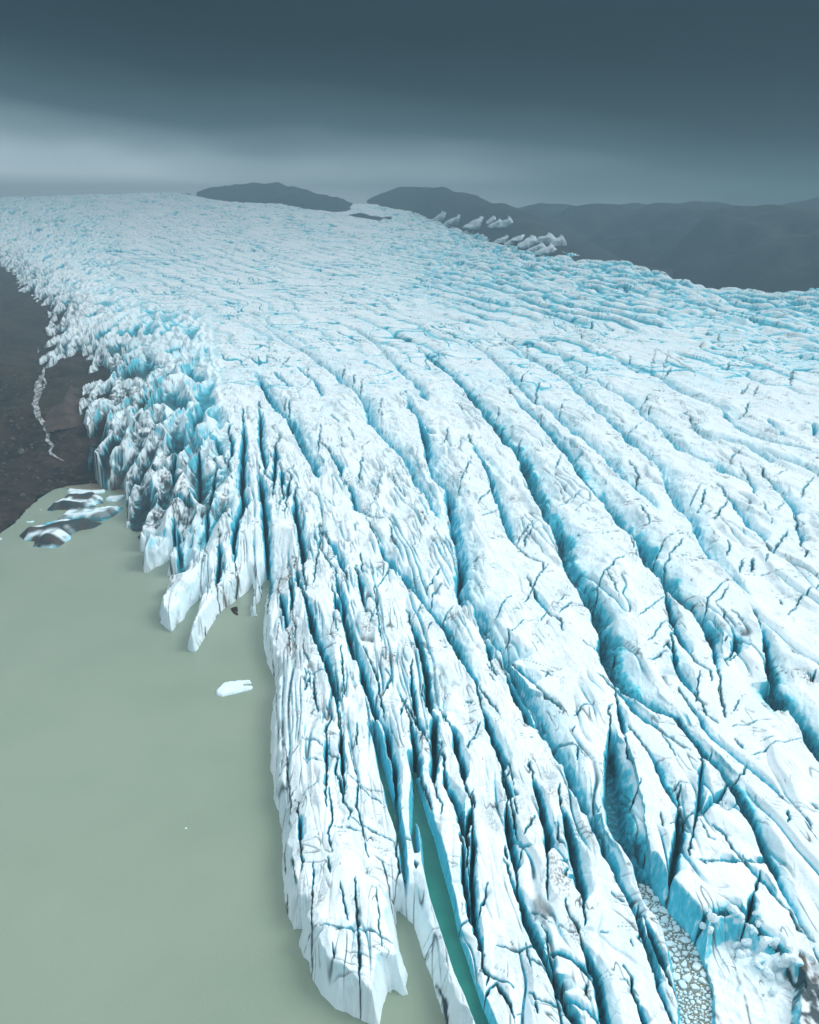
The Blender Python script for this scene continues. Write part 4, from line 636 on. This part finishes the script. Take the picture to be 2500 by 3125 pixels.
# ------------------------------------------------------------------ floating ice, debris, small things
from mathutils.bvhtree import BVHTree
def poly_berg(name, label, cat, px, H, z0=0., slope=.9, stripes=0., dirty=.2, res=None, group=None, seed=1, tilt=(0, 0), m=None, blue=.15, rough=1., skirt=1.):
    p = unproj(pts(px), z0); c = p.mean(0); q = p-c; ext = q.max(0)-q.min(0); res = res or max(min(ext)/26, .05); mar = .7*H/slope+res*2
    xs = np.arange(q[:, 0].min()-mar, q[:, 0].max()+mar, res); ys = np.arange(q[:, 1].min()-mar, q[:, 1].max()+mar, res*1.6)
    gx, gy = np.meshgrid(xs, ys, indexing='xy'); s0 = seed*13.7
    wx = gx + ext[1]*.02*fbm((gx+s0)/(ext[1]*.12), gy/(ext[1]*.12), 3, seed); wy = gy + ext[0]*.02*fbm(gx/(ext[1]*.1), (gy+s0)/(ext[1]*.1), 3, seed+3)
    d, _, _, _ = nearest(wx, wy, [q], True, maxd=99.); d = np.where(inside(wx, wy, q), d, -d)
    u_ = (gx+s0)/max(ext[0], .1); v_ = (gy-s0)/max(ext[1], .1)
    lay = .5+.5*np.sin(9*(v_*1.5-.5*u_)+3.5*fbm(u_*1.2, v_*1.2, 3, seed+8))
    h = H*(.55+.30*ridged(u_*.9-v_*.3, v_*1.7+.4*u_, 3, seed+5, .4)*rough) + H*.22*lay*stripes + tilt[0]*gx + tilt[1]*gy
    z = np.minimum(-.3+slope*(d+.3), np.maximum(h, .25*H)); ny, nx = gx.shape; k = np.arange(nx*ny).reshape(ny, nx)
    ok = (z[1:, 1:] > -.5*min(H, 1)*skirt) | (z[:-1, :-1] > -.5*min(H, 1)*skirt); z = np.maximum(z, -skirt)
    quad = np.stack([k[:-1, :-1][ok], k[:-1, 1:][ok], k[1:, 1:][ok], k[1:, :-1][ok]], 1); used, inv = np.unique(quad.ravel(), return_inverse=True)
    me = bpy.data.meshes.new(name); me.vertices.add(len(used)); me.loops.add(quad.size); me.polygons.add(len(quad))
    me.vertices.foreach_set('co', np.stack([gx.ravel()[used], gy.ravel()[used], z.ravel()[used]], 1).astype(np.float32).ravel()); me.loops.foreach_set('vertex_index', inv.astype(np.int32).ravel())
    me.polygons.foreach_set('loop_start', np.arange(0, quad.size, 4, dtype=np.int32)); me.polygons.foreach_set('use_smooth', np.ones(len(quad), bool)); me.update(calc_edges=True)
    nn = fbm(u_*6, v_*9, 4, seed+20); di = np.clip(stripes*ss(.45-dirty*.4, .8-dirty*.3, lay+.25*nn) + dirty*ss(.1, .7, nn+.1), 0, 1)
    fr = np.clip(blue*ss(H*.6, 0, z)*2+blue*nn, 0, 1)
    for nm_, A_ in (('dirt_shade', di), ('fresh_shade', fr), ('tint', .3+.3*nn), ('warm', np.clip(.2+nn, 0, 1))): add_attr(me, nm_, np.clip(A_, 0, 1).ravel()[used])
    o = link(name, me, m or ICE); o.location = (c[0], c[1], z0); return tag(o, label, cat, group)
BG = 'icebergs in the upper corner of the lake'
poly_berg('iceberg', 'flat white ice sheet nearest the brown mud bank in the upper corner of the lake', 'iceberg', "N 418,1015 430,995 520,1008 600,1010 655,1005 650,1025 560,1030 500,1038 430,1036", .8, stripes=.15, dirty=.05, seed=2, group=BG)
poly_berg('iceberg', 'dark iceberg with curved black and grey stripes below the flat white sheet', 'iceberg', "N 292,1125 310,1105 370,1080 400,1062 530,1050 545,1044 630,1048 645,1090 600,1088 588,1112 540,1112 500,1120 430,1130 360,1128 300,1142", 3.2, stripes=1., dirty=.75, seed=3, group=BG)
poly_berg('iceberg', 'long blue and white striped iceberg pointing at the ice front', 'iceberg', "N 345,1200 395,1155 500,1140 600,1130 690,1115 762,1115 720,1160 640,1200 560,1200 430,1195 350,1215 240,1228", 2.6, stripes=.75, dirty=.3, seed=4, group=BG, blue=.4)
poly_berg('iceberg', 'large brown-black iceberg with a white ridge, farthest out in the lake', 'iceberg', "N 118,1292 150,1265 255,1245 300,1240 400,1205 500,1205 600,1210 640,1208 590,1240 500,1256 440,1280 445,1305 400,1335 345,1366 205,1357 215,1325 150,1315", 3.6, stripes=1., dirty=.85, seed=5, group=BG)
poly_berg('ice_rubble', 'patch of crumbled white ice between the striped icebergs and the ice front', 'ice rubble', "N 652,1060 680,1045 730,1045 775,1035 770,1050 730,1075 690,1078 660,1072", .9, stripes=.1, dirty=.1, seed=6)
poly_berg('ice_floe', 'tiny dark floe left of the dark striped iceberg', 'ice floe', "N 240,1130 262,1128 250,1136", .4, dirty=.9, stripes=.5, seed=7)
poly_berg('ice_floe', 'two-pronged little white floe above the brown-black iceberg', 'ice floe', "N 160,1200 185,1202 214,1196 210,1206 180,1208 165,1207", .35, dirty=0., seed=8)
poly_berg('ice_floe', 'white finger-shaped ice floe alone in the open lake beside the long snout', 'ice floe', "X 662,2110 676,2095 690,2085 735,2079 762,2078 767,2086 738,2088 742,2096 770,2097 768,2104 735,2112 700,2121 680,2125 663,2122", .8, dirty=0., seed=9, slope=2.2, blue=.0, rough=.6)
poly_berg('floating_debris', 'small black wedge of dirty ice floating between the long fingers and the main front', 'floating debris', "X 702,1858 715,1854 725,1851 727,1862 725,1868 729,1878 722,1878 712,1872", .5, dirty=1., stripes=1., seed=10, m=SCREE)
poly_berg('ice_floe', 'tiny pale floe far out in the lower half of the lake', 'ice floe', "X 563,2527 569,2524 573,2528 567,2531", .12, dirty=0, seed=11)
poly_berg('ice_floe', 'tiny white speck of ice beside the shore at the left edge', 'ice floe', "X 0,1643 6,1641 5,1648 0,1648", .3, dirty=0, seed=12)
for k, (l, px) in enumerate([('uppermost white ice scrap in the wide green channel', "X 1296,2524 1301,2523 1299,2534 1294,2535"), ('middle and widest ice scrap in the wide green channel', "X 1291,2537 1297,2536 1296,2543 1291,2542"),
      ('ice scrap against the right bank of the wide green channel', "X 1299,2546 1305,2547 1305,2557 1300,2555"), ('lowest tiny ice scrap in the wide green channel', "X 1292,2561 1298,2560 1297,2565 1293,2566")]):
    poly_berg('ice_scrap', l, 'ice scrap', px, .14, z0=2.72, dirty=0, seed=20+k, group='ice scraps in the green channel', res=.06)
# brash ice packed in the pool at the lower right
POOLZ = 1.2
m, nt, b = mat('brown_pool'); n = noise_node(nt, .9, 5); ns_ = noise_node(nt, 5, 4, .8); nt.links.new(mixc(nt, mrange(nt, ns_.outputs[0], .54, .60), mixc(nt, mrange(nt, n.outputs[0], .35, .65), (.05,.10,.10), (.20,.17,.095)), (.55,.66,.66)), b.inputs['Base Color']); b.inputs['Roughness'].default_value = .35
bw = unproj(pts(BASIN), 2.0); bc = bw.mean(0); bw2 = bc+(bw-bc)*1.04; me = bpy.data.meshes.new('brown_pool'); me.from_pydata([(a, c_, POOLZ) for a, c_ in bw2], [], [tuple(range(len(bw2)))]); tag(link('brown_pool', me, m), kind='structure')
def chunk_mesh(name, seed, flat=True, n=9, asp=1.):
    r = random.Random(seed); vs = []; fs = []; an = sorted([(k+r.uniform(-.32, .32))/n*2*math.pi for k in range(n)]); rad = [r.uniform(.68, 1.12) for _ in an]
    rings = [(.90, -.5, 1), (1.0, .05, 1), (.97, .30, 1), (.80, .44, 1), (.35, .50, 1)] if flat else [(.8, -.6, 1), (1.0, -.1, 1), (.95, .35, 1), (.66, .75, 1), (.25, .95, 1)]
    for f, z, _ in rings:
        for a, q in zip(an, rad): vs.append((math.cos(a)*q*f+r.uniform(-.03, .03), math.sin(a)*q*f*asp+r.uniform(-.03, .03), z+r.uniform(-.06, .06)*(z > 0)*(1 if flat else 3)))
    for k in range(len(rings)-1):
        for i in range(n): a = k*n+i; b_ = k*n+(i+1) % n; fs.append((a, b_, b_+n, a+n))
    fs.append(tuple(range((len(rings)-1)*n, len(rings)*n))); fs.append(tuple(range(n))[::-1])
    me = bpy.data.meshes.new(name); me.from_pydata(vs, [], fs)
    for p in me.polygons: p.use_smooth = False
    return me
m, nt, b = mat('brash_ice'); n = noise_node(nt, 1.6, 5, .6); nt.links.new(mixc(nt, mrange(nt, n.outputs[0], .35, .68), (.50,.70,.75), (.86,.93,.95)), b.inputs['Base Color']); b.inputs['Roughness'].default_value = .6; bump(nt, b, n.outputs[0], .4, .3); BRASH = m
CM = [chunk_mesh('ice_chunk', 40+k, True, 5+k % 4, random.Random(k).uniform(.6, 1.)) for k in range(9)]
for c in CM: c.materials.append(BRASH)
BM = [chunk_mesh('ice_boulder', 80+k, False, 7+k % 3, random.Random(k).uniform(.7, 1.1)) for k in range(7)]
for c in BM: c.materials.append(ICE2)
rr_ = random.Random(3); placed = []; bx0, by0 = bw.min(0); bx1, by1 = bw.max(0)
shr = bc+(bw-bc)*.99
def pin(x, y, poly): return bool(inside(np.array([x]), np.array([y]), poly)[0])
for R0, tries in ((1.05, 260), (.75, 500), (.52, 1100), (.36, 2400), (.24, 9000)):
    for _ in range(tries):
        if len(placed) >= 298: break
        x = rr_.uniform(bx0, bx1); y = rr_.uniform(by0, by1)
        if not pin(x, y, shr): continue
        uu0, vv0 = proj(x, y, POOLZ); low = (vv0-2650)/475
        R_ = R0*rr_.uniform(.8, 1.15)
        if low > .78 and R_ > .55: continue
        if low > .86 and rr_.random() < .35: continue
        if vv0 > 3200: continue
        if any((x-a)**2+(y-b_)**2 < (.80*(R_+c_))**2 for a, b_, c_ in placed): continue
        placed.append((x, y, R_))
for (x, y, R_) in placed:
    o = bpy.data.objects.new('ice_chunk', rr_.choice(CM)); SC.collection.objects.link(o); o.location = (x, y, POOLZ+.02); o.rotation_euler = (rr_.uniform(-.06, .06), rr_.uniform(-.06, .06), rr_.uniform(0, 6.3)); o.scale = (R_, R_, min(R_, .8)*.8)
    tag(o, 'pale ice chunk jammed among others in the brown pool at the lower right', 'ice chunk', 'ice chunks packed in the brown pool')
print('chunks', len(placed))
# collapsed blocks at the head of the snow floor
for k, (px, py, s, l) in enumerate([(955,560,30,'tilted pale slab of ice at the left end of the collapsed blocks'),(1000,600,26,None),(1060,580,34,'rounded blue-white ice boulder in the dark corner under the collapse wall'),(1015,690,24,None),(1170,585,22,'small flat white block on the far right of the dark corner'),(1180,630,18,None),
    (1130,660,26,None),(1090,700,22,None),(1290,740,44,'largest white block, resting against the blue wall at the right of the collapse'),(1230,700,26,None),(1340,760,24,None),(1240,830,40,None),(1180,850,26,None),(1330,860,40,None),(1400,900,32,None),(1450,920,34,None),(1520,970,26,None),(1390,980,26,None),(1300,960,26,None),(1450,860,20,None),(1050,770,24,None),(1100,760,18,None),(1340,1090,22,None),(770,640,24,None),(700,640,20,None),(730,560,20,None),(760,700,18,None),(1210,900,18,None),(1270,900,22,None)]):
    uq, vq = 1900+px*.3478, 2625+py*.3478; c = unproj(np.array([[uq, vq]]), 4.0)[0]; sz = s*.3478*math.hypot(c[1], 116)/F*1.9
    o = bpy.data.objects.new('ice_boulder', BM[k % 7]); SC.collection.objects.link(o); o.location = (c[0], c[1], max(height_at(*c), 1.)+.25*sz); o.scale = (sz*rr_.uniform(.9, 1.3), sz*rr_.uniform(.8, 1.1), sz*rr_.uniform(.6, .9)); o.rotation_euler = (rr_.uniform(-.4, .4), rr_.uniform(-.4, .4), rr_.uniform(0, 6))
    tag(o, l or 'white ice boulder fallen in the heap on the snow floor at the lower right', 'ice boulder', 'fallen ice boulders in the collapse')
# seracs standing on the dark ground beyond the far rim
m, nt, b = mat('dirty_serac_ice'); n = noise_node(nt, .12, 8, .75, stretch=(1, 1, .35)); n2_ = noise_node(nt, .05, 3)
nt.links.new(mixc(nt, mrange(nt, n.outputs[0], .50, .60), mixc(nt, n2_.outputs[0], (.8,.88,.9), (.45,.62,.70)), (.04,.06,.075)), b.inputs['Base Color']); b.inputs['Roughness'].default_value = .7; bump(nt, b, n.outputs[0], 1., 4); SERM = m
def serac_mesh(seed):
    r = random.Random(seed); n = 14; L = 11; vs = []; fs = []
    for k in range(L):
        f = k/(L-1); w = (1-f**1.6)**.8
        for i in range(n):
            a = i/n*2*math.pi; p = Vector((math.cos(a)*w*(1+.25*math.sin(a*3+seed)), math.sin(a)*w*.55, f*1.25+.18*f*math.cos(a)))
            p += Vector((.12*f*f, 0, 0)) + .30*mnoise.noise_vector(Vector((p.x*2.2+seed, p.y*2.2, p.z*2.2)))*(1-.5*f)
            vs.append(tuple(p))
    for k in range(L-1):
        for i in range(n): fs.append((k*n+i, k*n+(i+1) % n, (k+1)*n+(i+1) % n, (k+1)*n+i))
    me = bpy.data.meshes.new('serac'); me.from_pydata(vs, [], fs)
    for p in me.polygons: p.use_smooth = True
    me.materials.append(SERM); return me
SM = [serac_mesh(k) for k in range(6)]
bpy.context.view_layer.update()
def bvh(o): return BVHTree.FromPolygons([o.matrix_world @ v.co for v in o.data.vertices], [tuple(p.vertices) for p in o.data.polygons])
BV = [bvh(nk3), bvh(mt), bvh(ground)]
def hit(u, v, which):
    d = Vector([float(q) for q in ray(u, v)]).normalized(); best = None
    for w in which:
        h_ = BV[w].ray_cast(Vector((0, 0, CAMH)), d)
        if h_[0] is not None and (best is None or h_[3] < best[1]): best = (h_[0], h_[3])
    return best[0] if best else None
for k, (px, py, w, hh) in enumerate([(195,385,60,38),(285,400,70,48),(345,385,30,30),(370,400,40,34),(410,400,40,44),(400,465,50,34),(430,475,36,30),(465,455,50,26),(500,480,60,46),(545,500,50,36),(575,465,70,44),(630,480,44,50),(580,510,60,40),(812,562,18,12),(130,380,46,44)]):
    u0, v0 = 1250+px*.7246, 400+py*.7246; p = hit(u0, v0, (0, 1))
    if p is None or p.y > 2300: continue
    s = w*.7246*.62*p.y/F
    o = bpy.data.objects.new('serac', SM[k % 6]); SC.collection.objects.link(o); o.location = (p.x, p.y, p.z-.2*s); o.scale = (s*1.3, s*1.6, s*.95*hh/w*1.2); o.rotation_euler = (0, 0, rr_.uniform(-.7, .5))
    tag(o, 'white pointed serac standing on dark ground beyond the far rim', 'serac', 'seracs beyond the far rim')
m, nt, b = mat('brown_rock'); n = noise_node(nt, .12, 8, .7); n2_ = noise_node(nt, .5, 8, .75)
nt.links.new(mixc(nt, mrange(nt, n2_.outputs[0], .52, .68), mixc(nt, mrange(nt, n.outputs[0], .35, .65), (.045,.03,.025), (.12,.072,.052)), (.03,.028,.03)), b.inputs['Base Color']); b.inputs['Roughness'].default_value = .9; bump(nt, b, n2_.outputs[0], 1., 2.5)
cpt = hit(195, 1215, (2,)); print('mound', cpt)
poly_berg('rock_mound', 'rounded reddish brown rock mound between the white stream and the broken ice', 'rock mound', "N 300,320 335,240 420,190 490,200 545,300 535,450 500,550 420,590 350,600 300,530 275,430", 11., z0=cpt.z-3, slope=.35, seed=31, m=m, rough=.8, skirt=4., res=1.0)
# boulders on the scree above the shore
m, nt, b = mat('boulder_rock'); n = noise_node(nt, .9, 7, .7); nt.links.new(mixc(nt, mrange(nt, n.outputs[0], .35, .65), (.03,.028,.028), (.16,.14,.125)), b.inputs['Base Color']); b.inputs['Roughness'].default_value = .9; ROCKB = m
RM = [chunk_mesh('boulder', 140+k, False, 7+k % 3, random.Random(k).uniform(.7, 1.1)) for k in range(5)]
for c in RM: c.materials.append(ROCKB)
nb = 0
for k in range(400):
    if nb >= 70: break
    u0 = rr_.uniform(0, 400); v0 = rr_.uniform(1060, 1600); p = hit(u0, v0, (2,))
    if p is None or p.z < .5 or not pin(p.x, p.y, landpoly) or pin(p.x, p.y, outline): continue
    if abs(u0-(115+(v0-1150)*.22)) < 22 and v0 < 1430: continue
    o = bpy.data.objects.new('boulder', RM[k % 5]); SC.collection.objects.link(o); sz = rr_.uniform(.5, 1.) if rr_.random() < .75 else rr_.uniform(1.1, 2.1); o.location = (p.x, p.y, p.z+.15*sz); o.scale = (sz, sz*.8, sz*.7); o.rotation_euler = (rr_.uniform(-.3, .3), rr_.uniform(-.3, .3), rr_.uniform(0, 6)); nb += 1
    tag(o, 'grey boulder lying on the dark scree slope above the lake', 'boulder', 'boulders on the scree')
# ------------------------------------------------------------------ meltwater stream on the scree
m, nt, b = mat('foaming_stream'); n = noise_node(nt, .35, 7, .75, stretch=(1, .6, 1)); nt.links.new(mixc(nt, mrange(nt, n.outputs[0], .44, .60), (.06,.06,.065), (.50,.52,.52)), b.inputs['Base Color']); b.inputs['Roughness'].default_value = .5
def stream(px, wpx):
    P = pts(px); P = np.stack([np.interp(np.linspace(0, 1, 90), np.linspace(0, 1, len(P)), P[:, i]) for i in (0, 1)], 1); hs_ = []
    for k, (a, b_) in enumerate(P):
        h_ = hit(a, b_, (2,))
        if h_ is not None: hs_.append((h_, k))
    vs = []
    for k in range(len(hs_)):
        a = hs_[max(k-2, 0)][0]; c = hs_[min(k+2, len(hs_)-1)][0]; d = Vector((c.x-a.x, c.y-a.y, 0)); d.normalize() if d.length else None; nrm = Vector((-d.y, d.x, 0)); q = hs_[k][0]; w = wpx*np.interp(hs_[k][1]/89, [0, .1, .3, .6, .85, 1], [.6, 1.3, 1.2, .9, .55, .2])*q.y/F*(1+.5*mnoise.noise((k*.35, 0, 3)))
        for s in (-1, 0, 1):
            x = q.x+nrm.x*w*s + 1.2*mnoise.noise((k*.2, 2, 1)); y = q.y+nrm.y*w*s; g = BV[2].ray_cast(Vector((x, y, 500)), Vector((0, 0, -1)))[0]; vs.append((x, y, (g.z if g else q.z)+.35))
    me = bpy.data.meshes.new('stream'); me.from_pydata(vs, [], [(3*i+s, 3*i+s+1, 3*i+s+4, 3*i+s+3) for i in range(len(vs)//3-1) for s in (0, 1)]); tag(link('stream', me, m), kind='structure')
stream("N 262,300 240,340 232,380 240,420 222,470 228,520 240,560 275,600 295,640 300,690 318,740 322,790 345,800 390,830", 8)
stream("N 275,250 265,300 285,345 262,390 245,400", 3)
# ------------------------------------------------------------------ haze
hz = bpy.data.meshes.new('haze'); x0, x1, y0, y1, z0, z1 = -2900, 2600, -60, 2750, -300, 197
hz.from_pydata([(x, y, z) for z in (z0, z1) for (x, y) in ((x0, y0), (x1, y0), (x1, y1), (x0, y1))], [], [(3, 2, 1, 0), (4, 5, 6, 7), (0, 1, 5, 4), (1, 2, 6, 5), (2, 3, 7, 6), (3, 0, 4, 7)])
hm = bpy.data.materials.new('haze'); hm.use_nodes = True; hn = hm.node_tree; hn.nodes.clear(); ho = hn.nodes.new('ShaderNodeOutputMaterial'); pv = hn.nodes.new('ShaderNodeVolumePrincipled')
pv.inputs['Color'].default_value = (.205, .325, .39, 1); pv.inputs['Density'].default_value = .00075; pv.inputs['Anisotropy'].default_value = 0; hn.links.new(pv.outputs[0], ho.inputs['Volume'])
tag(link('haze', hz, hm), kind='stuff')
print('done', time.time()-_T0)
